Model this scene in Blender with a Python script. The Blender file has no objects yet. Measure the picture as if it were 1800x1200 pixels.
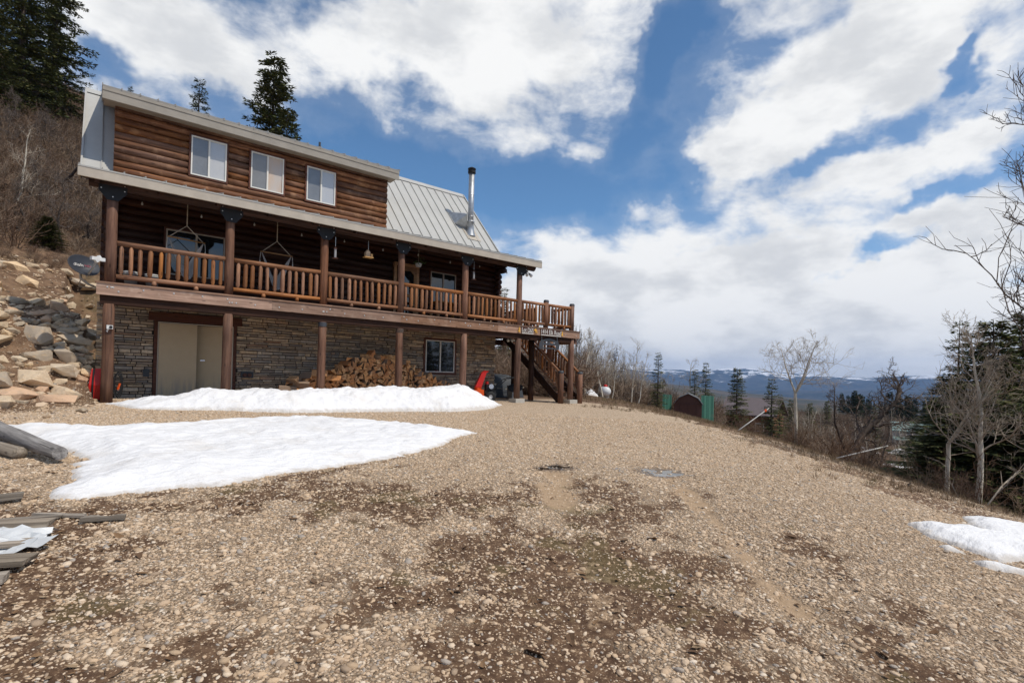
import bpy, bmesh, math, random
import numpy as np
from mathutils import Vector, Matrix, Euler, Quaternion

sc = bpy.context.scene
COL = sc.collection
random.seed(7)
R = np.random.RandomState(11)

# ------------------------------------------------------------------ camera
cam_d = bpy.data.cameras.new('camera')
cam = bpy.data.objects.new('camera', cam_d)
COL.objects.link(cam)
cam_d.sensor_width = 36.0
cam_d.lens = 18.4
cam_d.shift_y = 0.02948
cam_d.clip_start = 0.05
cam_d.clip_end = 60000.0
CAM = Vector((-0.296, -15.586, 0.778))
CF = Vector((0.62663, 0.77924, 0.01101))
CR = Vector((0.77889, -0.62669, 0.02430))
CU = Vector((-0.02583, 0.00665, 0.99964))
m = Matrix((CR, CU, -CF)).transposed().to_4x4()
m.translation = CAM
cam.matrix_world = m
sc.camera = cam

# ------------------------------------------------------------------ light
SUN_EL = math.radians(56)
SUN_H = Vector((0.447, -0.894, 0)).normalized()
SUN_DIR = Vector((SUN_H.x*math.cos(SUN_EL), SUN_H.y*math.cos(SUN_EL), math.sin(SUN_EL)))
sun_d = bpy.data.lights.new('sun', 'SUN')
sun_d.energy = 3.4
sun_d.angle = math.radians(0.53)
sun_d.color = (1.0, 0.915, 0.795)
sun = bpy.data.objects.new('sun', sun_d)
COL.objects.link(sun)
sun.rotation_mode = 'QUATERNION'
sun.rotation_quaternion = SUN_DIR.to_track_quat('Z', 'Y')
sun.location = (30, -20, 40)

sc.view_settings.view_transform = 'Standard'
sc.view_settings.look = 'None'
sc.view_settings.exposure = 0.0
sc.view_settings.gamma = 1.0
sc.view_settings.use_curve_mapping = False
sc.cycles.max_bounces = 8
sc.cycles.diffuse_bounces = 3
sc.cycles.glossy_bounces = 3
sc.cycles.transparent_max_bounces = 8
sc.cycles.volume_bounces = 0
sc.cycles.use_denoising = True
sc.cycles.sample_clamp_indirect = 6.0

# ------------------------------------------------------------------ node helper
class NT:
    def __init__(self, tree):
        self.t = tree
        self.n = tree.nodes
        self.l = tree.links
    def new(self, typ, **kw):
        nd = self.n.new(typ)
        for k, v in kw.items():
            setattr(nd, k, v)
        return nd
    def put(self, sock, v):
        if isinstance(v, bpy.types.NodeSocket):
            self.l.new(v, sock)
        elif v is not None:
            if isinstance(v, (tuple, list)) and len(v) == 3 and sock.type == 'RGBA':
                v = (*v, 1)
            sock.default_value = v
    def coord(self, kind='Object'):
        return self.new('ShaderNodeTexCoord').outputs[kind]
    def mapping(self, vec, loc=(0, 0, 0), rot=(0, 0, 0), scale=(1, 1, 1), typ='POINT'):
        nd = self.new('ShaderNodeMapping', vector_type=typ)
        self.put(nd.inputs[0], vec)
        for i, v in ((1, loc), (2, rot), (3, scale)):
            self.put(nd.inputs[i], v)
        return nd.outputs[0]
    def noise(self, vec, scale=1, detail=4, rough=.55, dist=0, out='Fac'):
        nd = self.new('ShaderNodeTexNoise')
        self.put(nd.inputs['Vector'], vec)
        self.put(nd.inputs['Scale'], scale)
        self.put(nd.inputs['Detail'], detail)
        self.put(nd.inputs['Roughness'], rough)
        self.put(nd.inputs['Distortion'], dist)
        return nd.outputs[out]
    def voronoi(self, vec, scale, feature='F1', rand=1.0, out=0):
        nd = self.new('ShaderNodeTexVoronoi', feature=feature)
        self.put(nd.inputs['Vector'], vec)
        self.put(nd.inputs['Scale'], scale)
        self.put(nd.inputs['Randomness'], rand)
        return nd.outputs[out]
    def math(self, op, a, b=None, c=None, clamp=False):
        nd = self.new('ShaderNodeMath', operation=op, use_clamp=clamp)
        self.put(nd.inputs[0], a)
        if b is not None: self.put(nd.inputs[1], b)
        if c is not None: self.put(nd.inputs[2], c)
        return nd.outputs[0]
    def vmath(self, op, a, b=None, out=0):
        nd = self.new('ShaderNodeVectorMath', operation=op)
        self.put(nd.inputs[0], a)
        if b is not None: self.put(nd.inputs[1], b)
        return nd.outputs[out]
    def ramp(self, fac, stops, interp='LINEAR'):
        nd = self.new('ShaderNodeValToRGB')
        r = nd.color_ramp
        r.interpolation = interp
        while len(r.elements) < len(stops):
            r.elements.new(0.5)
        for e, (p, c) in zip(r.elements, stops):
            e.position = p
            e.color = (c, c, c, 1) if isinstance(c, (int, float)) else (*c, 1)
        self.put(nd.inputs[0], fac)
        return nd.outputs[0]
    def smooth(self, v, lo, hi):
        nd = self.new('ShaderNodeMapRange', interpolation_type='SMOOTHSTEP')
        self.put(nd.inputs[0], v)
        nd.inputs[1].default_value = lo
        nd.inputs[2].default_value = hi
        return nd.outputs[0]
    def mix(self, fac, a, b, blend='MIX'):
        nd = self.new('ShaderNodeMix', data_type='RGBA', blend_type=blend)
        self.put(nd.inputs[0], fac)
        self.put(nd.inputs[6], a)
        self.put(nd.inputs[7], b)
        return nd.outputs[2]
    def bump(self, h, strength=.5, dist=.02, normal=None):
        nd = self.new('ShaderNodeBump')
        self.put(nd.inputs['Height'], h)
        nd.inputs['Strength'].default_value = strength
        nd.inputs['Distance'].default_value = dist
        if normal: self.put(nd.inputs['Normal'], normal)
        return nd.outputs[0]
    def attr(self, name, out='Fac', typ='GEOMETRY'):
        nd = self.new('ShaderNodeAttribute', attribute_name=name, attribute_type=typ)
        return nd.outputs[out]
    def orand(self):
        return self.new('ShaderNodeObjectInfo').outputs['Random']

M = {}
def material(name, fn, rough=.7, spec=.3, metal=0.0, **kw):
    mt = bpy.data.materials.new(name)
    mt.use_nodes = True
    t = NT(mt.node_tree)
    p = mt.node_tree.nodes['Principled BSDF']
    p.inputs['Roughness'].default_value = rough
    p.inputs['Metallic'].default_value = metal
    p.inputs['Specular IOR Level'].default_value = spec
    r = fn(t) if callable(fn) else {'Base Color': fn}
    for k, v in r.items():
        t.put(p.inputs[k], v)
    for k, v in kw.items():
        p.inputs[k.replace('_', ' ')].default_value = v
    M[name] = mt
    return mt

# ------------------------------------------------------------------ world: blue sky with broken cloud
world = bpy.data.worlds.new('World')
sc.world = world
world.use_nodes = True
w = NT(world.node_tree)
bg = world.node_tree.nodes['Background']
bg.inputs['Strength'].default_value = 0.10
sky = w.new('ShaderNodeTexSky', sky_type='NISHITA')
sky.sun_disc = False
sky.sun_elevation = SUN_EL
sky.sun_rotation = math.atan2(SUN_DIR.x, SUN_DIR.y)
sky.altitude = 2200
sky.air_density = 1.0
sky.dust_density = 0.6
sky.ozone_density = 1.6
dirv = w.coord('Generated')
sx_, sy_, sz_ = (w.new('ShaderNodeSeparateXYZ') for _ in range(3))
sep = sx_
w.put(sep.inputs[0], dirv)
dx, dy, dz = sep.outputs
az = w.math('SUBTRACT', w.math('ARCTAN2', dx, dy), 0.6773)       # radians east of the drive's axis
el = w.math('ARCSINE', dz)
zz = w.math('ADD', w.math('MAXIMUM', dz, 0.0), 0.16)
cv = w.new('ShaderNodeCombineXYZ')
w.put(cv.inputs[0], w.math('DIVIDE', dx, zz)); w.put(cv.inputs[1], w.math('DIVIDE', dy, zz))
plane = cv.outputs[0]
av = w.new('ShaderNodeCombineXYZ')
w.put(av.inputs[0], az); w.put(av.inputs[1], el)
azel0 = av.outputs[0]
azel = w.vmath('ADD', azel0, w.vmath('MULTIPLY', w.vmath('SUBTRACT', w.noise(dirv, 5.0, 5, .6, 0, 'Color'), (.5, .5, .5)), (.30, .22, 0)))
warp = w.noise(plane, 1.3, 3, .5, 0, 'Color')
pw = w.vmath('ADD', plane, w.vmath('MULTIPLY', w.vmath('SUBTRACT', warp, (.5, .5, .5)), (.5, .5, .5)))
n1 = w.noise(w.mapping(pw, rot=(0, 0, -0.35), scale=(0.9, 1.35, 1)), 1.3, 4, .55)
n2 = w.noise(w.mapping(w.vmath('ADD', dirv, w.vmath('MULTIPLY', w.noise(dirv, 4.0, 3, .5, 0, 'Color'), (.10, .10, .06))), scale=(1, 1, 1.9)), 7.0, 10, .60, .1)
n3 = w.noise(w.mapping(pw, rot=(0, 0, -0.5), scale=(.85, 1.3, 1)), 3.2, 8, .60, .15)
# cloud banks: (azimuth, elevation, half sizes, tilt, weight)
BANKS = [(-0.037, 0.575, 0.47, 0.142, 0, 0.8), (-0.229, 0.529, 0.229, 0.118, 0, 0.35), (-0.592, 0.491, 0.274, 0.119, -0.05, 0.6), (0.571, 0.467, 0.345, 0.103, 0.27, 0.8), (0.421, 0.382, 0.171, 0.069, 0.4, 0.6), (0.618, 0.325, 0.215, 0.06, 0.2, 0.7), (0.389, 0.152, 0.629, 0.187, 0, 0.75), (0.754, 0.34, 0.057, 0.057, 0.3, 0.5), (0.682, 0.21, 0.143, 0.057, 0.2, 0.4), (0.722, 0.499, 0.091, 0.051, 0.2, 0.4), (0.121, 0.359, 0.311, 0.09, 0.1, -1.1), (0.299, 0.538, 0.209, 0.058, 1.0, -0.85), (-0.182, 0.359, 0.286, 0.08, -0.05, -0.95), (-0.337, 0.422, 0.108, 0.077, 0, -0.45), (0.681, 0.262, 0.111, 0.025, 0.25, -0.5), (0.62, 0.201, 0.164, 0.026, 0.1, -0.65), (0.37, 0.587, 0.057, 0.021, 0.4, -0.3), (0.738, 0.431, 0.053, 0.02, 0.4, -0.5), (-0.641, 0.411, 0.092, 0.044, 0, -0.45), (-0.476, 0.422, 0.087, 0.048, 0, -0.35)]
tot = None
for (a0, e0, ra, re, tilt, wt) in BANKS:
    g = w.new('ShaderNodeTexGradient', gradient_type='SPHERICAL')
    w.put(g.inputs[0], w.mapping(azel, loc=(a0, e0, 0), rot=(0, 0, tilt), scale=(ra, re, 1), typ='TEXTURE'))
    v = w.math('MULTIPLY', w.smooth(g.outputs[1], 0, .75), wt)
    tot = v if tot is None else w.math('ADD', tot, v)
dens = w.math('ADD', w.math('MULTIPLY', w.math('SUBTRACT', n1, .5), 1.5), w.math('ADD', w.math('MULTIPLY', w.math('SUBTRACT', n2, .5), 2.0), w.math('MULTIPLY', w.math('SUBTRACT', n3, .5), .8)))
dens = w.math('ADD', dens, tot)
low = w.smooth(el, .36, .04)                        # cloud deck thickens to the horizon
dens = w.math('ADD', dens, w.math('MULTIPLY', low, .25))
dens = w.math('ADD', dens, w.math('MULTIPLY', w.smooth(el, .13, .03), .6))
alpha = w.smooth(dens, -.24, .58)
veil = w.math('MULTIPLY', w.smooth(dens, -.8, .1), .10)
alpha = w.math('MAXIMUM', alpha, veil)
shade = w.noise(w.mapping(dirv, loc=(3.1, .4, .035), scale=(1, 1, 2.2)), 5.5, 9, .58)
thick = w.smooth(dens, .15, .9)
sh = w.math('MULTIPLY', w.smooth(shade, .42, .66), w.math('ADD', w.math('MULTIPLY', thick, .35), .55))
ccol = w.mix(sh, (9.9, 9.9, 9.8), (6.9, 7.05, 7.25))
skyc = w.mix(1.0, sky.outputs[0], (.95, 1.30, 1.42), 'MULTIPLY')
w.put(bg.inputs['Color'], w.mix(alpha, skyc, ccol))

# ------------------------------------------------------------------ noise and terrain
def _hash(ix, iy, s):
    h = (ix.astype(np.int64)*374761393 + iy.astype(np.int64)*668265263 + s*1442695041) & 0x7fffffff
    h = ((h ^ (h >> 13))*1274126177) & 0x7fffffff
    return ((h ^ (h >> 16)) & 0xffff)/65535.0
def vnoise(x, y, s=0):
    x = np.asarray(x, float); y = np.asarray(y, float)
    ix = np.floor(x); iy = np.floor(y)
    fx = x-ix; fy = y-iy
    fx = fx*fx*(3-2*fx); fy = fy*fy*(3-2*fy)
    a = _hash(ix, iy, s); b = _hash(ix+1, iy, s); c = _hash(ix, iy+1, s); d = _hash(ix+1, iy+1, s)
    return (a*(1-fx)+b*fx)*(1-fy)+(c*(1-fx)+d*fx)*fy
def fbm(x, y, o=4, s=0):
    t = 0; a = .5; n = 0
    for i in range(o):
        t = t+a*vnoise(np.asarray(x)*2**i+i*17.3, np.asarray(y)*2**i-i*9.1, s+i); n += a; a *= .5
    return t/n
def sp(d, k):
    d = np.asarray(d, float)/k
    return k*np.where(d > 30, d, np.log1p(np.exp(np.minimum(d, 30))))
def sstep(a, b, x):
    t = np.clip((np.asarray(x, float)-a)/(b-a), 0, 1)
    return t*t*(3-2*t)
def terrain(x, y):
    x = np.asarray(x, float); y = np.asarray(y, float)
    r = np.hypot(x+.3, y+15.6)
    near = np.exp(-(r/120.)**2)
    z = -.046*sp(-y, .6)*near*np.exp(-np.maximum(-y-16, 0)/40)-(.005+.0085*sstep(-9, -1.5, y))*np.clip(x, 0, 40)
    d = -.5*(x+1.7)+.866*(y+1.0)
    pad = np.maximum((-.27-x)*12, (y-11)*4)
    mm = np.minimum(d, pad)
    hill = .86*sp(mm, .3)-.76*sp(mm-2.3, .3)+.47*sp(mm-8.6, .4)-.17*sp(mm-12.6, .6)+.26*sp(mm-18, 2)-.56*sp(mm-62, 6)-.10*sp(mm-400, 60)
    hill = hill*(1-.66*sstep(10, 38, x))
    s = (x-17)*.758-(y+4)*.652
    drop = .245*(sp(s, 1.0)-sp(s-26, 4))+.055*(sp(s-26, 4)-sp(s-3500, 200))
    z = z+hill-drop
    hm = sstep(.3, 3, mm)
    dm = sstep(-1, 6, s)
    rough = .035*(fbm(x*.5, y*.5, 3, 5)-.5)*2
    z = z+rough*(1-np.maximum(hm, dm))
    z = z+hm*.5*(fbm(x*.35, y*.35, 4, 8)-.5)*np.minimum(1+sp(mm-20, 5)*.08, 6)
    z = z+dm*.6*(fbm(x*.12, y*.12, 4, 9)-.5)*np.clip(s/10, .3, 3)
    far = sstep(150, 1500, r)
    z = z+far*60*(fbm(x/700., y/700., 4, 21)-.5)
    ru = rut_depth(x, y)
    z = z-.02*ru
    for (px_, py_, lv, *_r) in PUDDLES:
        wgt = np.exp(-(np.hypot(x-px_, y-py_)/.62)**4)
        z = z*(1-wgt)+(lv+.010*np.hypot(x-px_, y-py_)/.5)*wgt
    return z
PUDDLES = []
def seg_dist(x, y, pts):
    best = np.full(np.shape(x), 1e9)
    for (ax, ay), (bx, by) in zip(pts[:-1], pts[1:]):
        t = np.clip(((x-ax)*(bx-ax)+(y-ay)*(by-ay))/((bx-ax)**2+(by-ay)**2), 0, 1)
        best = np.minimum(best, np.hypot(x-ax-t*(bx-ax), y-ay-t*(by-ay)))
    return best
RUT_A = [(11, -4.2), (7.4, -7.6), (4.75, -10.3), (3.67, -11.54), (2.76, -12.57), (1.83, -13.68), (.9, -14.9)]
RUT_B = [(12.5, -5.6), (8.6, -8.9), (6.2, -11.0), (4.81, -12.63), (3.92, -13.55), (3.16, -14.17), (2.0, -15.6)]
def rut_depth(x, y):
    a = np.exp(-(seg_dist(x, y, RUT_A)/.20)**2)
    b = np.exp(-(seg_dist(x, y, RUT_B)/.20)**2)
    return np.maximum(a, b)
def tz(x, y):
    return float(terrain(np.array([x]), np.array([y]))[0])

# surface masks: gravel, fine tan dust, dark soil with moss, hillside earth
def masks(x, y):
    n = fbm(x*.9, y*.9, 4, 31); n2 = fbm(x*2.6+4, y*2.6, 4, 37); n3 = fbm(x*.35, y*.35, 3, 41)
    cy = np.hypot(x+.3, y+15.6)
    # dark, mossy middle of the drive close to the photographer
    def blob(pts, wd, k): return k*np.exp(-(seg_dist(x, y, pts)/wd)**2)
    core = blob([(1.2, -9.8), (2.6, -10.8), (3.6, -12.0), (2.4, -13.3), (1.0, -13.9)], 1.0, 1.0)
    core = np.maximum(core, blob([(4.6, -11.4), (3.5, -13.0), (2.2, -14.6)], .7, .9))
    core = np.maximum(core, blob([(5.0, -13.2), (4.0, -14.2), (3.0, -14.9)], .5, .8))
    core = np.maximum(core, blob([(-.5, -9.9), (.6, -10.0)], .35, .95))
    core = np.maximum(core, blob([(3.0, -9.2), (3.7, -9.5)], .35, .75))
    core = np.maximum(core, blob([(2.6, -11.4), (2.2, -12.4), (2.6, -13.6)], 1.3, .8))
    core = np.maximum(core, blob([(-.6, -12.0), (.2, -13.0), (1.2, -13.9)], .8, .72))
    core = np.maximum(core, blob([(-.7, -10.2), (-.6, -11.8)], .6, .8))
    core = np.maximum(core, blob([(1.7, -10.3), (2.7, -10.9), (3.3, -11.3)], .55, 1.3))
    core = np.maximum(core, blob([(-.5, -9.35), (.7, -9.5), (1.7, -9.1), (3.25, -8.65), (4.5, -8.05)], .22, .7))
    left = sstep(.3, -1.0, x+.12*(y+10)) * sstep(-2.5, -4., y)
    n4 = fbm(x*5.5+2, y*5.5, 3, 39)
    dark = np.clip(core*.95+.42*left+(n-.5)*1.0+(n2-.5)*1.5+(n4-.5)*1.6-.185-.38*sstep(6.5, 9, cy), 0, 1)
    ru = rut_depth(x, y)
    fade = np.exp(-np.maximum(cy-7.5, 0)/2.2)
    wa = np.exp(-(seg_dist(x, y, [(4.75, -10.35), (4.15, -11.0), (3.6, -11.6)])/.30)**2)*1.0
    wb = np.exp(-(seg_dist(x, y, [(6.0, -11.3), (4.9, -12.5), (3.9, -13.5), (3.3, -14.1)])/.19)**2)*.8
    wc = .42*np.exp(-(seg_dist(x, y, [(3.1, -12.2), (2.4, -13.2), (1.7, -14.0)])/.26)**2)
    dust = np.clip(np.maximum(np.maximum(wa, wb), wc)*1.15+(n2-.5)*1.3-.18, 0, 1)*np.clip(np.maximum(np.maximum(wa, wb), wc)*4, 0, 1)*.85
    wet = np.exp(-(np.hypot((x-4.95)/.42, (y+10.1)/.36))**2)+np.exp(-(np.hypot((x-6.2)/.5, (y+11.0)/.45))**2)
    s = (x-17)*.758-(y+4)*.652
    d = -.5*(x+1.7)+.866*(y+1.0)
    pad = np.maximum((-.27-x)*12, (y-11)*4)
    earth = np.maximum(sstep(-.8, .3, s+(n-.5)*2.4), sstep(-1.9, -.2, np.minimum(d, pad)+(n-.5)*1.2))
    earth = np.maximum(earth, sstep(16.0, 18.5, x+(n-.5)*4)*.9)
    earth = np.maximum(earth, sstep(1.6, 4.2, y)*sstep(12, 14, x))
    moss = np.clip((fbm(x*2.1, y*2.1, 4, 51)-.55)*4.5, 0, 1)*np.clip(core*1.6, 0, 1)
    return dark, dust, np.clip(wet, 0, 1), earth, moss

# ------------------------------------------------------------------ mesh helpers
class MB:
    def __init__(self):
        self.v = []; self.f = []; self.mi = []
    def add(self, vs, fs, mi=0):
        b = len(self.v)
        self.v.extend([tuple(p) for p in vs])
        self.f.extend([tuple(i+b for i in f) for f in fs])
        self.mi.extend([mi]*len(fs))
        return self
    def box(self, a, b, mi=0):
        (x0, y0, z0), (x1, y1, z1) = a, b
        return self.add([(x0, y0, z0), (x1, y0, z0), (x1, y1, z0), (x0, y1, z0), (x0, y0, z1), (x1, y0, z1), (x1, y1, z1), (x0, y1, z1)],
                 [(0, 3, 2, 1), (4, 5, 6, 7), (0, 1, 5, 4), (1, 2, 6, 5), (2, 3, 7, 6), (3, 0, 4, 7)], mi)
    def beam(self, p, q, wd, ht, mi=0, up=(0, 0, 1)):
        p = Vector(p); q = Vector(q); d = (q-p).normalized(); u = Vector(up)
        s = d.cross(u)
        if s.length < 1e-5: s = d.cross(Vector((0, 1, 0)))
        s.normalize(); u = s.cross(d)
        vs = []
        for c in (p, q):
            for a, b in ((-1, -1), (1, -1), (1, 1), (-1, 1)):
                vs.append(c+s*(a*wd/2)+u*(b*ht/2))
        return self.add(vs, [(0, 1, 2, 3), (7, 6, 5, 4), (0, 4, 5, 1), (1, 5, 6, 2), (2, 6, 7, 3), (3, 7, 4, 0)], mi)
    def tube(self, pts, rad, n=8, cap=True, mi=0, capmi=None):
        pts = [Vector(p) for p in pts]
        k = len(pts)
        if not hasattr(rad, '__len__'): rad = [rad]*k
        ref = None; vs = []
        for i, p in enumerate(pts):
            d = (pts[min(i+1, k-1)]-pts[max(i-1, 0)])
            if d.length < 1e-9: d = Vector((0, 0, 1))
            d.normalize()
            if ref is None:
                ref = d.cross(Vector((0, 0, 1)))
                if ref.length < .05: ref = d.cross(Vector((0, 1, 0)))
            ref = ref-d*ref.dot(d)
            if ref.length < 1e-6: ref = d.orthogonal()
            ref.normalize(); b = d.cross(ref)
            for j in range(n):
                a = 2*math.pi*j/n
                vs.append(p+ref*(math.cos(a)*rad[i])+b*(math.sin(a)*rad[i]))
        fs = []
        for i in range(k-1):
            for j in range(n):
                j2 = (j+1) % n
                fs.append((i*n+j, i*n+j2, (i+1)*n+j2, (i+1)*n+j))
        self.add(vs, fs, mi)
        if cap:
            b = len(self.v)-len(vs)
            self.f.append(tuple(b+j for j in reversed(range(n)))); self.mi.append(mi if capmi is None else capmi)
            self.f.append(tuple(b+(k-1)*n+j for j in range(n))); self.mi.append(mi if capmi is None else capmi)
        return self
    def lathe(self, prof, n=16, c=(0, 0, 0), axis='Z', mi=0):
        vs = []
        for (r, h) in prof:
            for j in range(n):
                a = 2*math.pi*j/n
                p = (r*math.cos(a), r*math.sin(a), h)
                if axis == 'Y': p = (p[0], p[2], p[1])
                if axis == 'X': p = (p[2], p[0], p[1])
                vs.append((p[0]+c[0], p[1]+c[1], p[2]+c[2]))
        fs = [(i*n+j, i*n+(j+1) % n, (i+1)*n+(j+1) % n, (i+1)*n+j) for i in range(len(prof)-1) for j in range(n)]
        return self.add(vs, fs, mi)
    def prism(self, poly, y0, y1, mi=0):          # polygon in x,z extruded along y
        n = len(poly)
        vs = [(x, y0, z) for x, z in poly]+[(x, y1, z) for x, z in poly]
        fs = [tuple(range(n)), tuple(range(2*n-1, n-1, -1))]+[(i, i+n, (i+1) % n+n, (i+1) % n) for i in range(n)]
        return self.add(vs, fs, mi)
    def mesh(self, name, mats, smooth=False):
        me = bpy.data.meshes.new(name)
        me.from_pydata(self.v, [], self.f)
        for mt in (mats if isinstance(mats, (list, tuple)) else [mats]):
            me.materials.append(M[mt] if isinstance(mt, str) else mt)
        if any(self.mi): me.polygons.foreach_set('material_index', self.mi)
        if smooth: me.polygons.foreach_set('use_smooth', [True]*len(self.f))
        me.update()
        return me
    def build(self, name, mats, parent=None, smooth=False, loc=None, rot=None):
        return put(self.mesh(name, mats, smooth), name, parent, loc, rot)
def put(me, name, parent=None, loc=None, rot=None, scale=None):
    o = bpy.data.objects.new(name, me)
    COL.objects.link(o)
    if parent: o.parent = parent
    if loc is not None: o.location = loc
    if rot is not None: o.rotation_euler = rot
    if scale is not None: o.scale = scale
    return o
def tag(o, label=None, cat=None, group=None, kind=None):
    if label: o['label'] = label
    if cat: o['category'] = cat
    if group: o['group'] = group
    if kind: o['kind'] = kind
    return o
def thing(name, label, cat, loc=(0, 0, 0), rotz=0, group=None):
    o = bpy.data.objects.new(name, None)
    COL.objects.link(o)
    o.location = loc; o.rotation_euler = (0, 0, rotz); o.empty_display_size = .2
    return tag(o, label, cat, group)
def copy_tree(o, parent=None):
    c = o.copy(); COL.objects.link(c); c.parent = parent
    for ch in o.children: copy_tree(ch, c)
    return c
def along(o, p, q):
    """place an object whose mesh runs along local +X from p towards q"""
    p = Vector(p); d = (Vector(q)-p).normalized()
    o.rotation_mode = 'QUATERNION'
    o.rotation_quaternion = d.to_track_quat('X', 'Z')
    o.location = p
    return o
def np_mesh(name, V, F, mats, smooth=False, mi=None):
    me = bpy.data.meshes.new(name)
    V = np.asarray(V, np.float32); F = np.asarray(F, np.int32)
    k = F.shape[1]
    me.vertices.add(len(V)); me.vertices.foreach_set('co', V.ravel())
    me.loops.add(F.size); me.loops.foreach_set('vertex_index', F.ravel())
    me.polygons.add(len(F))
    me.polygons.foreach_set('loop_start', np.arange(len(F), dtype=np.int32)*k)
    me.polygons.foreach_set('loop_total', np.full(len(F), k, np.int32))
    if smooth: me.polygons.foreach_set('use_smooth', np.ones(len(F), bool))
    for mt in (mats if isinstance(mats, (list, tuple)) else [mats]): me.materials.append(M[mt])
    if mi is not None: me.polygons.foreach_set('material_index', np.asarray(mi, np.int32))
    me.update(calc_edges=True); me.validate()
    return me

# ------------------------------------------------------------------ materials
def wood(col, dark, streak=14, bumpk=.35, wear=None, along_axis=0, knots=True):
    def fn(t):
        co = t.coord('Object'); rnd = t.orand()
        off = t.new('ShaderNodeCombineXYZ')
        t.put(off.inputs[0], t.math('MULTIPLY', rnd, 37)); t.put(off.inputs[1], t.math('MULTIPLY', rnd, 11))
        v = t.vmath('ADD', co, off.outputs[0])
        scl = [streak]*3; scl[along_axis] = 1.1
        g = t.noise(t.mapping(v, scale=scl), 1.0, 6, .65, .3)
        big = t.noise(v, 1.7, 3, .5)
        c = t.mix(t.smooth(g, .34, .70), dark, col)
        c = t.mix(t.math('MULTIPLY', t.smooth(big, .4, .75), .45), c, dark)
        if wear: c = t.mix(t.math('MULTIPLY', t.smooth(t.noise(v, 2.6, 5, .6), .52, .7), .55), c, wear)
        if knots:
            scl2 = [7]*3; scl2[along_axis] = 2.6
            kn = t.voronoi(t.mapping(v, scale=scl2), 1.0)
            c = t.mix(t.math('MULTIPLY', t.smooth(kn, .17, .07), .7), c, tuple(x*.35 for x in dark))
        sc3 = [26]*3; sc3[along_axis] = .55
        ck = t.noise(t.mapping(v, scale=sc3), 1.0, 2, .5)
        c = t.mix(t.math('MULTIPLY', t.smooth(ck, .66, .70), .8), c, tuple(x*.3 for x in dark))
        hv = t.new('ShaderNodeHueSaturation')
        t.put(hv.inputs['Saturation'], t.math('ADD', t.math('MULTIPLY', t.math('FRACT', t.math('MULTIPLY', rnd, 13.7)), .3), .82))
        t.put(hv.inputs['Value'], t.math('ADD', t.math('MULTIPLY', t.math('FRACT', t.math('MULTIPLY', rnd, 7.31)), .7), .64))
        t.put(hv.inputs['Color'], c)
        return {'Base Color': hv.outputs[0], 'Normal': t.bump(g, bumpk, .012)}
    return fn
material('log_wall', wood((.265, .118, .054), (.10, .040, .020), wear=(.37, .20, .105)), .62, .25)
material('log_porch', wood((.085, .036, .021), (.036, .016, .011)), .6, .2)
material('post_wood', wood((.275, .142, .086), (.125, .062, .041)), .65, .2)
material('rail_wood', wood((.40, .185, .080), (.19, .080, .036), knots=True), .55, .25)
material('deck_wood', wood((.40, .25, .175), (.23, .135, .09), wear=(.45, .325, .245)), .7, .2)
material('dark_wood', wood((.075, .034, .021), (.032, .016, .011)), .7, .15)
material('trim_brown', wood((.15, .05, .024), (.08, .025, .013)), .55, .25)
material('honey_wood', wood((.55, .27, .07), (.36, .16, .04)), .45, .35)
material('pale_wood', wood((.50, .36, .22), (.30, .2, .12)), .65, .2)
material('old_wood', wood((.42, .36, .29), (.2, .165, .13), streak=30, bumpk=.7), .85, .1)
material('grey_log', wood((.52, .49, .46), (.22, .205, .195), streak=22, bumpk=.9, knots=True), .85, .1)
def metalpaint(col, var=.1, sc_=2.0, bumpk=.04):
    def fn(t):
        n = t.noise(t.coord('Object'), sc_, 5, .6)
        c = t.mix(t.smooth(n, .3, .75), tuple(x*(1-var) for x in col), col)
        return {'Base Color': c, 'Normal': t.bump(n, bumpk, .01)}
    return fn
material('roof_metal', metalpaint((.50, .495, .465), .14, .9), .42, .4, .0)
material('seam_metal', metalpaint((.46, .45, .42), .1), .42, .4)
material('fascia', metalpaint((.50, .445, .37), .16, 3), .6, .3)
material('fascia_dark', metalpaint((.345, .315, .27), .16, 3), .6, .3)
material('soffit', metalpaint((.30, .25, .2), .2, 3), .7, .2)
material('galvanised', metalpaint((.50, .52, .54), .3, 7), .45, .5, .75)
material('black_metal', metalpaint((.02, .021, .023), .3, 8), .6, .25, 0)
material('steel_bolt', (.75, .74, .7), .35, .5, .9)
material('white_vinyl', metalpaint((.74, .72, .66), .06), .4, .4)
material('tan_frame', metalpaint((.48, .42, .34), .08), .5, .3)
def door_paint(t):
    co = t.coord('Object')
    n = t.noise(co, 4, 5, .6); g = t.noise(t.mapping(co, scale=(1, 1, .12)), 14, 4, .5)
    c = t.mix(n, (.42, .325, .205), (.49, .385, .25))
    z = t.new('ShaderNodeSeparateXYZ'); t.put(z.inputs[0], co)
    dirt = t.math('MULTIPLY', t.smooth(z.outputs[2], .75, .0), t.smooth(g, .35, .7))
    return {'Base Color': t.mix(dirt, c, (.27, .24, .20)), 'Normal': t.bump(n, .05, .01)}
material('door_paint', door_paint, .55, .3)
material('glass_dark', lambda t: {'Base Color': (.012, .014, .016), 'Normal': t.bump(t.noise(t.coord('Object'), 1.3, 2), .03, .05)}, .03, .9)
material('screen_mesh', metalpaint((.17, .175, .18), .25, 3), .5, .5, Coat_Weight=.8, Coat_Roughness=.05, Coat_IOR=1.9)
def blinds(t):
    co = t.coord('Object'); s = t.new('ShaderNodeSeparateXYZ'); t.put(s.inputs[0], co)
    wv = t.math('FRACT', t.math('MULTIPLY', s.outputs[2], 36))
    return {'Base Color': t.mix(t.smooth(wv, .7, 1), (.47, .475, .48), (.30, .305, .32))}
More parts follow.
